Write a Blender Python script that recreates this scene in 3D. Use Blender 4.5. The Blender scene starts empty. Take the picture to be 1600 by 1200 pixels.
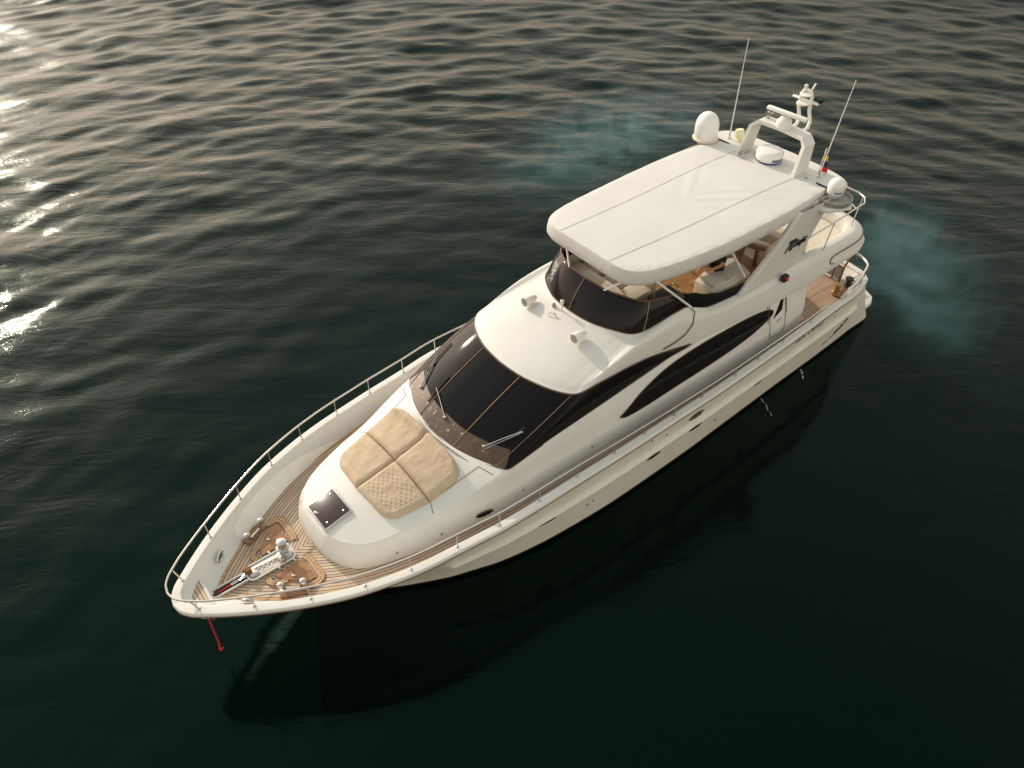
import bpy, bmesh, math, random
import numpy as np
from mathutils import Vector, Matrix
random.seed(7); rng = np.random.default_rng(11)
S = bpy.context.scene
COL = S.collection
R = math.radians
# ---------------------------------------------------------------- camera, sky, sun, exposure
cd = bpy.data.cameras.new('camera'); cam = bpy.data.objects.new('camera', cd); COL.objects.link(cam)
cam.location = (17.795, 11.554, 16.838)
cam.rotation_euler = (R(90-42.056), 0, R(-128.542-90))
cd.sensor_width = 36; cd.lens = 28.28; cd.clip_end = 20000; cd.clip_start = .1
S.camera = cam
W = bpy.data.worlds.new('World'); S.world = W; W.use_nodes = True
wn = W.node_tree.nodes; wl = W.node_tree.links
bg = wn['Background']
sky = wn.new('ShaderNodeTexSky'); sky.sky_type = 'NISHITA'; sky.sun_disc = False
SUN_EL, SUN_ROT = R(24), R(177.2)
sky.sun_elevation = SUN_EL; sky.sun_rotation = SUN_ROT
sky.air_density = 3.4; sky.dust_density = 1.2; sky.ozone_density = 1.0
hs = wn.new('ShaderNodeHueSaturation'); hs.inputs['Saturation'].default_value = .42
wl.new(sky.outputs[0], hs.inputs['Color'])
tint = wn.new('ShaderNodeMix'); tint.data_type = 'RGBA'; tint.blend_type = 'MULTIPLY'; tint.inputs[0].default_value = 1
wl.new(hs.outputs[0], tint.inputs[6]); tint.inputs[7].default_value = (.99, .965, .965, 1)
wl.new(tint.outputs[2], bg.inputs[0]); bg.inputs[1].default_value = .15
sd = bpy.data.lights.new('sun', 'SUN'); sun = bpy.data.objects.new('sun', sd); COL.objects.link(sun)
sd.energy = 2.0; sd.angle = R(.6); sd.color = (1.0, .88, .72)
sun.rotation_euler = Vector((math.sin(SUN_ROT)*math.cos(SUN_EL), math.cos(SUN_ROT)*math.cos(SUN_EL), math.sin(SUN_EL))).to_track_quat('Z', 'Y').to_euler()
S.view_settings.view_transform = 'Standard'; S.view_settings.look = 'None'
S.view_settings.exposure = 0.62; S.view_settings.gamma = 1
S.cycles.volume_step_rate = 1.0; S.cycles.max_bounces = 8

# ---------------------------------------------------------------- materials
def mat(name, col, rough=.4, metal=0, coat=0, ior=1.5, spec=None, trans=0):
    m = bpy.data.materials.new(name); m.use_nodes = True
    b = m.node_tree.nodes['Principled BSDF']
    b.inputs['Base Color'].default_value = (*col, 1); b.inputs['Roughness'].default_value = rough
    b.inputs['Metallic'].default_value = metal; b.inputs['Coat Weight'].default_value = coat
    b.inputs['IOR'].default_value = ior
    b.inputs['Transmission Weight'].default_value = trans
    if spec is not None: b.inputs['Specular IOR Level'].default_value = spec
    return m
def nodes(m): return m.node_tree.nodes, m.node_tree.links, m.node_tree.nodes['Principled BSDF']
def noise(m, scale, detail=4, rough=.6, coord='Object', sc=(1, 1, 1), dist=0):
    n, l, b = nodes(m)
    t = n.new('ShaderNodeTexCoord'); mp = n.new('ShaderNodeMapping'); mp.inputs['Scale'].default_value = sc
    x = n.new('ShaderNodeTexNoise'); x.inputs['Scale'].default_value = scale; x.inputs['Detail'].default_value = detail
    x.inputs['Roughness'].default_value = rough; x.inputs['Distortion'].default_value = dist
    l.new(t.outputs[coord], mp.inputs[0]); l.new(mp.outputs[0], x.inputs['Vector'])
    return x
def ramp(m, src, stops):
    n, l, b = nodes(m)
    r = n.new('ShaderNodeValToRGB'); e = r.color_ramp.elements
    while len(e) < len(stops): e.new(.5)
    for el, (p, c) in zip(e, stops): el.position = p; el.color = (*c, 1)
    l.new(src, r.inputs[0]); return r
def bump(m, src, strength, dist=.02, prev=None):
    n, l, b = nodes(m)
    bp = n.new('ShaderNodeBump'); bp.inputs['Strength'].default_value = strength; bp.inputs['Distance'].default_value = dist
    l.new(src, bp.inputs['Height'])
    if prev: l.new(prev.outputs[0], bp.inputs['Normal'])
    l.new(bp.outputs[0], b.inputs['Normal']); return bp
def varied(name, a, c, scale, rough=.4, coat=0, bs=0, bscale=60, sc=(1, 1, 1), lo=.35, hi=.65, metal=0, spec=None):
    m = mat(name, a, rough, metal=metal, coat=coat, spec=spec); x = noise(m, scale, sc=sc)
    r = ramp(m, x.outputs[0], [(lo, a), (hi, c)]); nodes(m)[1].new(r.outputs[0], nodes(m)[2].inputs['Base Color'])
    if bs: y = noise(m, bscale); bump(m, y.outputs[0], bs, .01)
    return m
GEL = varied('gelcoat', (.71, .685, .65), (.68, .655, .615), 1.3, .5, coat=.0, spec=.25)
HULLM = varied('hull_gelcoat', (.84, .80, .70), (.77, .73, .62), 1.6, .36, coat=.15, sc=(2.2, 2.2, .22), lo=.4, hi=.72)
CREAM = varied('cream_gelcoat', (.74, .66, .53), (.70, .62, .49), 2, .4)
WHITE = mat('white_plastic', (.80, .77, .72), .35)
DOME = mat('dome_plastic', (.82, .80, .78), .3, coat=.2)
GLASS = mat('tinted_glass', (.009, .008, .008), .04, ior=1.4, spec=.17)
GLASS2 = mat('smoked_acrylic', (.012, .010, .010), .06, ior=1.4, spec=.25)
BLACK = mat('black_rubber', (.012, .012, .012), .5)
ANTIF = mat('antifouling', (.012, .013, .012), .5)
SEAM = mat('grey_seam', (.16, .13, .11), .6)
STEEL = mat('polished_steel', (.62, .58, .54), .18, metal=1)
BRONZE = mat('bronze_trim', (.16, .075, .05), .35)
MULL = mat('tan_mullion', (.30, .19, .11), .4)
RED = mat('red_plastic', (.6, .02, .01), .4)
REDROPE = varied('red_rope', (.55, .03, .02), (.35, .02, .02), 80, .7)
SKIN = mat('skin', (.50, .26, .15), .5)
CLOTH_BLACK = varied('black_cloth', (.012, .012, .014), (.02, .02, .022), 20, .9)
HAIR = mat('dark_hair', (.02, .012, .008), .6)
GREY = mat('grey_plastic', (.28, .26, .24), .5)
BLUE = mat('blue_plastic', (.02, .12, .3), .4)
TEALM = mat('teal_print', (.02, .16, .2), .4)
INK = mat('black_print', (.015, .014, .014), .5)
YEL = mat('yellow_cloth', (.7, .45, .03), .8)
NAVY = mat('navy_cloth', (.01, .02, .12), .8)
REDC = mat('red_cloth', (.6, .02, .02), .8)
WOOD = varied('varnished_wood', (.30, .13, .05), (.18, .07, .025), 6, .3, sc=(1, 8, 8), coat=.4)
RATTAN = varied('rattan', (.30, .17, .08), (.16, .085, .04), 30, .7, bs=.6, bscale=50)
UPH = varied('cream_upholstery', (.68, .60, .47), (.62, .54, .41), 3, .7)
UPG = varied('light_grey_upholstery', (.55, .51, .47), (.50, .46, .42), 3, .7)
NONSKID = varied('cream_nonskid', (.72, .66, .54), (.68, .61, .49), 3, .7, bs=.2, bscale=200)
def teak(name, light, dark, pitch=.085, line=.13):
    m = mat(name, light, .6); n, l, b = nodes(m)
    uv = n.new('ShaderNodeTexCoord'); sp = n.new('ShaderNodeSeparateXYZ'); l.new(uv.outputs['UV'], sp.inputs[0])
    def mth(op, a, bb=None, c=None):
        q = n.new('ShaderNodeMath'); q.operation = op
        for i, v in enumerate((a, bb)):
            if v is None: continue
            if isinstance(v, (int, float)): q.inputs[i].default_value = v
            else: l.new(v, q.inputs[i])
        return q.outputs[0]
    d = mth('DIVIDE', sp.outputs[0], pitch)
    fr = mth('FRACT', d); fl = mth('FLOOR', d)
    caulk = mth('LESS_THAN', fr, line)
    wn_ = n.new('ShaderNodeTexWhiteNoise'); wn_.noise_dimensions = '1D'; l.new(fl, wn_.inputs['W'])
    cmb = n.new('ShaderNodeCombineXYZ'); l.new(mth('MULTIPLY', sp.outputs[0], 14), cmb.inputs[0]); l.new(mth('MULTIPLY', sp.outputs[1], 1.2), cmb.inputs[1]); l.new(mth('MULTIPLY', wn_.outputs[0], 30), cmb.inputs[2])
    nz = n.new('ShaderNodeTexNoise'); nz.inputs['Scale'].default_value = 1.6; nz.inputs['Detail'].default_value = 5; l.new(cmb.outputs[0], nz.inputs['Vector'])
    mixv = mth('ADD', mth('MULTIPLY', nz.outputs[0], .75), mth('MULTIPLY', wn_.outputs[0], .3))
    r = ramp(m, mixv, [(.3, dark), (.75, light)])
    mx = n.new('ShaderNodeMix'); mx.data_type = 'RGBA'; l.new(caulk, mx.inputs[0]); l.new(r.outputs[0], mx.inputs[6]); mx.inputs[7].default_value = (.055, .03, .018, 1)
    l.new(mx.outputs[2], b.inputs['Base Color']); return m
TEAK = teak('teak_planking', (.68, .53, .39), (.46, .31, .20), .078, .2)
TEAKC = teak('teak_cockpit', (.60, .43, .30), (.42, .27, .17), .08, .2)
TEAKF = teak('teak_flybridge', (.45, .24, .08), (.30, .145, .045), .06, .18)
TEAKT = varied('teak_trim', (.60, .37, .19), (.42, .23, .10), 5, .6, sc=(3, 3, 3))
CANVAS = varied('canvas', (.66, .635, .61), (.625, .60, .575), 1.1, .8, bs=.5, bscale=2.6)
SEAMT = varied('seam_tape', (.56, .51, .46), (.70, .665, .63), 2.5, .8)
def cushion_mat():
    m = mat('tan_fabric', (.50, .355, .21), .85); x = noise(m, 2.5, 5); 
    r = ramp(m, x.outputs[0], [(.3, (.46, .35, .24)), (.7, (.54, .42, .295))]); nodes(m)[1].new(r.outputs[0], nodes(m)[2].inputs['Base Color'])
    w = noise(m, 2.6, 3, .5, sc=(1.0, 2.4, 1), dist=.3); bp = bump(m, w.outputs[0], .5, .05); f = noise(m, 260, 2); bump(m, f.outputs[0], .12, .003, bp)
    return m
TAN = cushion_mat()

# ---------------------------------------------------------------- mesh helpers
def pch(keys, ts):
    K = np.array(keys, float); n = len(K); d = K[1:]-K[:-1]; m = np.zeros_like(K)
    for i in range(1, n-1):
        s = d[i-1]*d[i] > 0
        m[i] = np.where(s, 2*d[i-1]*d[i]/np.where(s, d[i-1]+d[i], 1), 0)
    m[0] = d[0]; m[-1] = d[-1]
    ts = np.clip(np.asarray(ts, float), 0, n-1); i = np.minimum(ts.astype(int), n-2); t = (ts-i)[:, None]
    return (2*t**3-3*t**2+1)*K[i]+(t**3-2*t**2+t)*m[i]+(-2*t**3+3*t**2)*K[i+1]+(t**3-t**2)*m[i+1]
def crv(keys, n): return pch(keys, np.linspace(0, len(keys)-1, n))
def tag(o, label=None, cat=None, group=None, kind=None):
    if label: o['label'] = label
    if cat: o['category'] = cat
    if group: o['group'] = group
    if kind: o['kind'] = kind
    return o
SEAMC = None
def fin(name, bm, m, parent=None, sharp=35, smooth=True, recenter=False):
    bmesh.ops.remove_doubles(bm, verts=bm.verts, dist=1e-4)
    dg_ = [f for f in bm.faces if f.calc_area() < 1e-9]
    if dg_: bmesh.ops.delete(bm, geom=dg_, context='FACES_ONLY')
    bmesh.ops.recalc_face_normals(bm, faces=bm.faces)
    me = bpy.data.meshes.new(name)
    off = Vector((0, 0, 0))
    if recenter:
        vs = np.array([v.co[:] for v in bm.verts]); off = Vector(((vs[:, 0].min()+vs[:, 0].max())/2, (vs[:, 1].min()+vs[:, 1].max())/2, vs[:, 2].min()))
        bmesh.ops.translate(bm, verts=bm.verts, vec=-off)
    bm.to_mesh(me); bm.free()
    for mm in (m if isinstance(m, (list, tuple)) else [m]): me.materials.append(mm)
    if smooth:
        me.polygons.foreach_set('use_smooth', [True]*len(me.polygons)); me.set_sharp_from_angle(angle=R(sharp))
    o = bpy.data.objects.new(name, me); COL.objects.link(o); o.location = off
    if parent:
        o.parent = parent
        if parent.parent is None and recenter: pass
    return o
def grid(bm, rows, mirror=False, close=False, uv=None, mi=0):
    rows = [np.asarray(r, float) for r in rows]
    lay = bm.loops.layers.uv.verify() if uv is not None else None
    for sgn in ((1, -1) if mirror else (1,)):
        V = [[bm.verts.new((p[0], p[1]*sgn, p[2])) for p in r] for r in rows]
        nr, nc = len(V), len(V[0])
        for i in range(nr-1):
            for j in range(nc-1 if not close else nc):
                k = (j+1) % nc
                try: f = bm.faces.new((V[i][j], V[i][k], V[i+1][k], V[i+1][j]))
                except ValueError: continue
                f.material_index = mi
                if lay is not None:
                    for lp, (a, b_) in zip(f.loops, ((i, j), (i, k), (i+1, k), (i+1, j))): lp[lay].uv = uv[a][b_]
def tube(bm, path, r, seg=8, caps=True):
    P = [Vector(p) for p in path]; n = len(P)
    rr = r if isinstance(r, (list, tuple, np.ndarray)) else [r]*n
    t = [(P[min(i+1, n-1)]-P[max(i-1, 0)]).normalized() for i in range(n)]
    u = t[0].orthogonal().normalized(); rings = []
    for i in range(n):
        u = (u-t[i]*u.dot(t[i])).normalized(); v = t[i].cross(u)
        rings.append([bm.verts.new(P[i]+(u*math.cos(a)+v*math.sin(a))*rr[i]) for a in [2*math.pi*k/seg for k in range(seg)]])
    for i in range(n-1):
        for k in range(seg): bm.faces.new((rings[i][k], rings[i][(k+1) % seg], rings[i+1][(k+1) % seg], rings[i+1][k]))
    if caps: bm.faces.new(rings[0][::-1]); bm.faces.new(rings[-1])
def box(bm, c, s, rot=(0, 0, 0), bev=0, seg=2, taper=None):
    r = bmesh.ops.create_cube(bm, size=1); vs = r['verts']
    for v in vs:
        if taper and v.co.z > 0: v.co.x *= taper; v.co.y *= taper
        v.co = Vector((v.co.x*s[0], v.co.y*s[1], v.co.z*s[2]))
    if bev:
        es = list({e for v in vs for e in v.link_edges}); g = bmesh.ops.bevel(bm, geom=es, offset=bev, segments=seg, affect='EDGES', profile=.5); vs = list({v for f in g['faces'] for v in f.verts} | {v for v in vs if v.is_valid})
    M = Matrix.Translation(Vector(c)) @ Matrix.Rotation(rot[2], 4, 'Z') @ Matrix.Rotation(rot[1], 4, 'Y') @ Matrix.Rotation(rot[0], 4, 'X')
    allv = set(vs)
    stack = list(vs)
    while stack:
        v = stack.pop()
        for e in v.link_edges:
            w = e.other_vert(v)
            if w not in allv: allv.add(w); stack.append(w)
    for v in allv: v.co = M @ v.co
def lathe(bm, prof, M=Matrix(), seg=24):
    rings = []
    for r, z in prof:
        rings.append([bm.verts.new(M @ Vector((max(r, 1e-4)*math.cos(2*math.pi*k/seg), max(r, 1e-4)*math.sin(2*math.pi*k/seg), z))) for k in range(seg)])
    for i in range(len(rings)-1):
        for k in range(seg): bm.faces.new((rings[i][k], rings[i][(k+1) % seg], rings[i+1][(k+1) % seg], rings[i+1][k]))
    bm.faces.new(rings[0][::-1]); bm.faces.new(rings[-1])
def prism(bm, poly, h0, h1, axis='y', bev=0):
    """extrude polygon. axis y: poly is (x,z); axis z: poly is (x,y)"""
    def P(p, h): return (p[0], h, p[1]) if axis == 'y' else (p[0], p[1], h)
    a = [bm.verts.new(P(p, h0)) for p in poly]; b = [bm.verts.new(P(p, h1)) for p in poly]
    fs = [bm.faces.new(a), bm.faces.new(b[::-1])]
    n = len(poly)
    for i in range(n): fs.append(bm.faces.new((a[i], a[(i+1) % n], b[(i+1) % n], b[i])))
    if bev: bmesh.ops.bevel(bm, geom=list({e for f in fs for e in f.edges}), offset=bev, segments=2, affect='EDGES', profile=.5)
def rrect(x0, x1, y0, y1, r, n=5):
    out = []
    for cx, cy, a0 in ((x1-r, y1-r, 0), (x0+r, y1-r, 90), (x0+r, y0+r, 180), (x1-r, y0+r, 270)):
        for k in range(n+1): a = R(a0+90*k/n); out.append((cx+r*math.cos(a), cy+r*math.sin(a)))
    return out
def B(): return bmesh.new()
def text(name, body, size, M, m, parent, shear=0, extrude=.004, spacing=1.0, sx=1, bold=0):
    c = bpy.data.curves.new('t', 'FONT'); c.body = body; c.size = size; c.shear = shear; c.extrude = extrude; c.space_character = spacing; c.offset = bold
    o = bpy.data.objects.new('t', c); COL.objects.link(o); bpy.context.view_layer.update()
    me = bpy.data.meshes.new_from_object(o.evaluated_get(bpy.context.evaluated_depsgraph_get())); bpy.data.objects.remove(o)
    me.transform(M @ Matrix.Diagonal((sx, 1, 1, 1))); me.name = name
    me.materials.clear(); me.materials.append(m)
    q = bpy.data.objects.new(name, me); COL.objects.link(q); q.parent = parent; return q
def inward(C, d):
    """offset a half-plan curve (bow to stern, port side) inboard by d"""
    C = np.asarray(C, float); T = np.gradient(C[:, :2], axis=0)
    if abs(C[0, 1]) < 1e-6: T[0] = (0, 1)
    if abs(C[-1, 1]) < 1e-6: T[-1] = (0, -1)
    T /= np.linalg.norm(T, axis=1)[:, None]+1e-9
    # travelling bow->stern on the port side: direction (-1, +-), inboard = left-turned (-Ty... )
    Nn = np.stack([-T[:, 1], T[:, 0]], 1)
    out = C.copy(); out[:, :2] += Nn*d
    out[:, 1] = np.maximum(out[:, 1], 0)
    if abs(C[0, 1]) < 1e-6: out[0, 1] = 0
    if abs(C[-1, 1]) < 1e-6: out[-1, 1] = 0
    return out
def zadd(C, dz): C = np.array(C, float); C[:, 2] += dz; return C
def setz(C, z): C = np.array(C, float); C[:, 2] = z; return C

# ---------------------------------------------------------------- water
def spaced(a, b, step, far):
    core = list(np.arange(a, b, step)); g = [];  d = step
    x = b
    while x < far: g.append(x); d *= 1.35; x += d
    g.append(far); h = []; d = step; x = a
    while x > -far: d *= 1.35; x -= d; h.append(x)
    return np.array(h[::-1]+core+g)
def make_water():
    xs = spaced(-62, 28, .22, 4000); ys = spaced(-72, 20, .22, 4000)
    X, Y = np.meshgrid(xs, ys, indexing='ij')
    Z = np.zeros_like(X)
    r0 = np.hypot(X-9, Y-5)
    fade_far = 1/(1+(np.maximum(r0-70, 0)/25)**2)
    for k in range(120):
        lam = 10**rng.uniform(math.log10(.7), math.log10(4.5)); kk = 2*math.pi/lam
        cx, cy = 16+rng.normal()*13, 12+rng.normal()*13
        rr = np.hypot(X-cx, Y-cy)
        a = .0042*lam**.65*rng.uniform(.3, 1.5)
        env = .5+.5*np.sin(X*rng.uniform(-.3, .3)+Y*rng.uniform(-.3, .3)+rng.uniform(0, 6.28))
        Z += a*env*np.cos(kk*rr+rng.uniform(0, 6.28))
    for k in range(26):
        lam = 10**rng.uniform(math.log10(.9), math.log10(7)); kk = 2*math.pi/lam; th = R(-128+rng.normal()*35)
        a = .004*lam**.85
        Z += a*np.cos(kk*(X*math.cos(th)+Y*math.sin(th))+rng.uniform(0, 6.28))
    calm = .17+1.03*np.clip((np.hypot((X-9)*.8, (Y-3)*1.0)-10)/28, 0, 1)**1.1
    lee = 1-.6*np.clip((Y+1)/3, 0, 1)*np.clip((24-X)/10, 0, 1)
    gust = 1+.28*np.sin(X*.11+1.3*np.sin(Y*.09)+.7)*np.cos(Y*.13+np.sin(X*.07)*1.5)
    Z *= calm*fade_far*lee*gust
    nx, ny = X.shape
    me = bpy.data.meshes.new('water')
    co = np.stack([X, Y, Z], -1).reshape(-1, 3)
    idx = np.arange(nx*ny).reshape(nx, ny)
    q = np.stack([idx[:-1, :-1], idx[1:, :-1], idx[1:, 1:], idx[:-1, 1:]], -1).reshape(-1, 4)
    me.vertices.add(len(co)); me.vertices.foreach_set('co', co.ravel())
    me.loops.add(q.size); me.loops.foreach_set('vertex_index', q.ravel())
    me.polygons.add(len(q)); me.polygons.foreach_set('loop_start', np.arange(0, q.size, 4)); me.polygons.foreach_set('loop_total', np.full(len(q), 4))
    me.polygons.foreach_set('use_smooth', np.ones(len(q), bool)); me.update(); me.validate()
    m = mat('sea_water', (.0006, .0032, .0020), .10, ior=1.33, spec=.2)
    m.node_tree.nodes['Principled BSDF'].inputs['Specular Tint'].default_value = (.42, 1, .78, 1)
    w1 = noise(m, 1.0, 7, .62, sc=(.42, 1.25, 1), dist=.6); b1 = bump(m, w1.outputs[0], .34, .11)
    w2 = noise(m, 4.0, 5, .6, sc=(.5, 1.1, 1), dist=.5); bump(m, w2.outputs[0], .13, .02, b1)
    n, l, b = nodes(m)      # the lee round the hull lies smoother than the open water
    tc = n.new('ShaderNodeTexCoord'); vm = n.new('ShaderNodeVectorMath'); vm.operation = 'DISTANCE'; l.new(tc.outputs['Object'], vm.inputs[0]); vm.inputs[1].default_value = (10, 4, 0)
    mr = n.new('ShaderNodeMapRange'); mr.inputs['From Min'].default_value = 9; mr.inputs['From Max'].default_value = 27; mr.inputs['To Min'].default_value = .10; mr.inputs['To Max'].default_value = .55; l.new(vm.outputs['Value'], mr.inputs['Value'])
    l.new(mr.outputs[0], b1.inputs['Strength'])
    m2 = n.new('ShaderNodeMapRange'); m2.inputs['From Min'].default_value = 22; m2.inputs['From Max'].default_value = 60; m2.inputs['To Min'].default_value = .085; m2.inputs['To Max'].default_value = .42; l.new(vm.outputs['Value'], m2.inputs['Value'])
    l.new(m2.outputs[0], b.inputs['Roughness'])      # far ripples too small to resolve
    for nd in m.node_tree.nodes:
        if nd.type == 'MAPPING': nd.vector_type = 'TEXTURE'; nd.inputs['Rotation'].default_value = (0, 0, R(-38)); nd.inputs['Scale'].default_value = [1/v for v in nd.inputs['Scale'].default_value]
    me.materials.append(m)
    o = bpy.data.objects.new('water', me); COL.objects.link(o); tag(o, kind='structure')
make_water()

# ---------------------------------------------------------------- yacht
Y = bpy.data.objects.new('motor_yacht', None); COL.objects.link(Y)
tag(Y, 'large white motor yacht with tinted windscreen and canvas flybridge roof lying on dark water', 'yacht')
# hull stations: xg, yg, zg, rake, yw, power, strake height, strake depth
HK = [(17.44, 0, 2.40, 2.75, 0, 2.4, 1.15, 0), (17.40, .19, 2.41, 2.72, .03, 2.4, 1.15, 0), (17.28, .38, 2.42, 2.66, .09, 2.4, 1.15, 0), (16.98, .64, 2.43, 2.6, .22, 2.4, 1.15, 0),
      (16.24, 1.18, 2.46, 2.25, .46, 2.2, 1.15, 0), (15.29, 1.75, 2.50, 1.85, .74, 1.9, 1.15, 0), (14.3, 2.21, 2.55, 1.45, 1.10, 1.6, 1.15, 0), (13.24, 2.52, 2.6, 1.05, 1.43, 1.3, 1.15, 0),
      (12.7, 2.62, 2.63, .88, 1.60, 1.2, 1.22, 0), (12.4, 2.66, 2.65, .80, 1.68, 1.15, 1.28, 1), (11.6, 2.76, 2.68, .6, 1.88, 1.1, 1.45, 1), (11.1, 2.82, 2.7, .48, 2.0, 1.05, 1.54, 1), (10.03, 2.89, 2.77, .3, 2.17, 1, 1.65, 1), (8.99, 2.95, 2.86, .1, 2.27, 1, 1.71, 1),
      (6.9, 2.98, 2.9, 0, 2.37, 1, 1.79, 1), (4.6, 2.98, 2.93, 0, 2.34, 1, 1.83, 1), (2.4, 2.92, 2.95, 0, 2.25, 1, 1.80, 1), (0, 2.80, 2.95, 0, 2.14, 1, 1.74, 1),
      (-1.5, 2.67, 2.88, .2, 2.08, 1, 1.70, 1), (-2.4, 2.56, 2.74, .5, 2.03, 1, 1.66, 1), (-3.1, 2.41, 2.63, .9, 1.97, 1, 1.6, 1), (-3.3, 2.33, 2.6, 1.0, 1.95, 1, 1.6, 0), (-3.85, 2.12, 2.5, 1.35, 1.95, 1, 1.5, 0), (-4.15, 1.7, 2.45, 1.5, 1.72, 1, 1.5, 0),
      (-4.27, 1.0, 2.42, 1.5, 1.1, 1, 1.5, 0), (-4.3, 0, 2.42, 1.5, 0, 1, 1.5, 0)]
NS = 170
HS = crv(HK, NS)
GUN = HS[:, :3].copy()
def hull_pt(s, z, out=0.0):
    xg, yg, zg, rake, yw, p, zs, am = s
    t = z/zg
    if t >= 0: y = yw+(yg-yw)*t**p; x = xg-rake*(1-t)
    else: y = yw*(1+t*1.1); x = xg-rake*(1-t)
    # outward along y, but towards the bow along x for the stem
    return (x, y+out*(1 if yg > .3 else yg/.3), z)
rows = []
for f in [('a', -.8), ('a', -.35), ('a', 0), ('a', .14), ('f', .2), ('f', .4), ('f', .6), ('f', .8), ('s', -.16, 0), ('s', -.03, 0), ('s', 0, .105), ('s', .03, .11), ('s', .15, .03), ('s', .26, .0), ('g', -.22), ('g', -.1)]:
    r = []
    for s in HS:
        if f[0] == 'a': r.append(hull_pt(s, f[1]))
        elif f[0] == 'f': r.append(hull_pt(s, .14+(s[6]-.30)*f[1]))
        elif f[0] == 's': r.append(hull_pt(s, s[6]+f[1], f[2]*s[7]))
        else: r.append(hull_pt(s, s[2]+f[1]))
    rows.append(np.array(r))
def hull_z(x, z):
    """half breadth of the hull side at (x, z)"""
    best = min(HS, key=lambda s: abs(hull_pt(s, z)[0]-x) if s[1] > .01 else 9e9)
    return hull_pt(best, z)[1]
bm = B(); grid(bm, rows[3:], mirror=True); HULL = fin('hull', bm, HULLM, Y, 28)
bm = B(); grid(bm, rows[:4], mirror=True); fin('bottom_paint', bm, ANTIF, HULL)
# cap rail, bulwark
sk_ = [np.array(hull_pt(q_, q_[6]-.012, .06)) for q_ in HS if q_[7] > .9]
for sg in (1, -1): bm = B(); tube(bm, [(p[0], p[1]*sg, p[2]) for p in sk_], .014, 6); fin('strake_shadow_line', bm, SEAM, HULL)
g0 = zadd(inward(GUN, 0), -.1)
cap = [g0, zadd(inward(GUN, -.055), -.1), zadd(inward(GUN, -.06), -.045), zadd(inward(GUN, -.035), -.005), zadd(inward(GUN, 0), 0), zadd(inward(GUN, .13), 0), zadd(inward(GUN, .145), -.015), zadd(inward(GUN, .145), -.08)]
bm = B(); grid(bm, cap, mirror=True); CAP = fin('gunwale_cap', bm, GEL, Y, 28)
for sg in (1, -1): bm = B(); tube(bm, [(p[0], p[1]*sg, p[2]) for p in zadd(inward(GUN, -.045), -.118)[3:-8]], .02, 6); fin('rubbing_line', bm, BRONZE, HULL)
DE_K = [(16.72, 0, 2.0), (16.6, .13, 2.0), (16.35, .40, 1.98), (15.77, .88, 1.96), (15.17, 1.36, 1.96), (14.6, 1.72, 1.97), (13.97, 2.0, 1.98), (13.3, 2.2, 1.99), (12.2, 2.4, 2.02), (11, 2.55, 2.07), (9, 2.68, 2.12), (6, 2.72, 2.17), (3, 2.70, 2.18), (0, 2.58, 2.12), (-2, 2.35, 2.05), (-3.2, 2.0, 2.02), (-3.62, 1.5, 2.02), (-3.75, 0, 2.02)]
# bulwark inner face: match cap inner edge by nearest parameter
cin = cap[-1]
DE = crv(DE_K, 400)
def arc(C): d = np.r_[0, np.cumsum(np.linalg.norm(np.diff(C[:, :2], axis=0), axis=1))]; return d/d[-1]
def resamp(C, n, t=None):
    a = arc(C); t = np.linspace(0, 1, n) if t is None else t
    return np.stack([np.interp(t, a, C[:, i]) for i in range(3)], 1)
A_ = resamp(cin, 260); D_ = resamp(DE, 260)
bm = B(); grid(bm, [A_, (A_*.5+D_*.5)+np.array([0, 0, 0]), D_], mirror=True); fin('bulwark', bm, GEL, Y)
# deck
def dist_edge(P, E):
    d = np.full(len(P), 9e9)
    for a, b_ in zip(E[:-1], E[1:]):
        ab = b_[:2]-a[:2]; L = ab@ab+1e-12; t = np.clip(((P[:, :2]-a[:2])@ab)/L, 0, 1); q = a[:2]+t[:, None]*ab
        d = np.minimum(d, np.linalg.norm(P[:, :2]-q, axis=1))
    return d
def deck_patch(name, x0, x1, straight, m, nx, ny, z=None):
    E = DE[(DE[:, 0] <= x1) & (DE[:, 0] >= x0)]
    xs = np.linspace(x1, x0, nx); ye = np.interp(-xs, -DE[:, 0], DE[:, 1]); ze = np.interp(-xs, -DE[:, 0], DE[:, 2])
    if x1 > 16.7: xs = x1-(x1-x0)*np.linspace(0, 1, nx)**1.4; ye = np.interp(-xs, -DE[:, 0], DE[:, 1]); ze = np.interp(-xs, -DE[:, 0], DE[:, 2])
    rws = []; uvs = []
    for v in np.linspace(0, 1, ny):
        r = np.stack([xs, ye*(1-v), ze], 1); rws.append(r)
        u = (r[:, 1]+5) if straight else dist_edge(r, E)+5
        uvs.append([(a, b_) for a, b_ in zip(u, r[:, 0])])
    bm = B(); grid(bm, rws, mirror=True, uv=uvs); return fin(name, bm, m, Y)
deck_patch('foredeck', 8, 16.72, False, TEAK, 120, 26)
deck_patch('side_deck', -.75, 8, False, TEAK, 60, 14)
deck_patch('cockpit_deck', -3.74, -.75, True, TEAKC, 30, 12)
# waterway border round the foredeck
bm = B()
Eb = crv(DE_K, 300)[:190]
grid(bm, [zadd(Eb, .006), zadd(inward(Eb, .07), .006)], mirror=True); fin('deck_margin', bm, TEAKT, Y)

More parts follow.
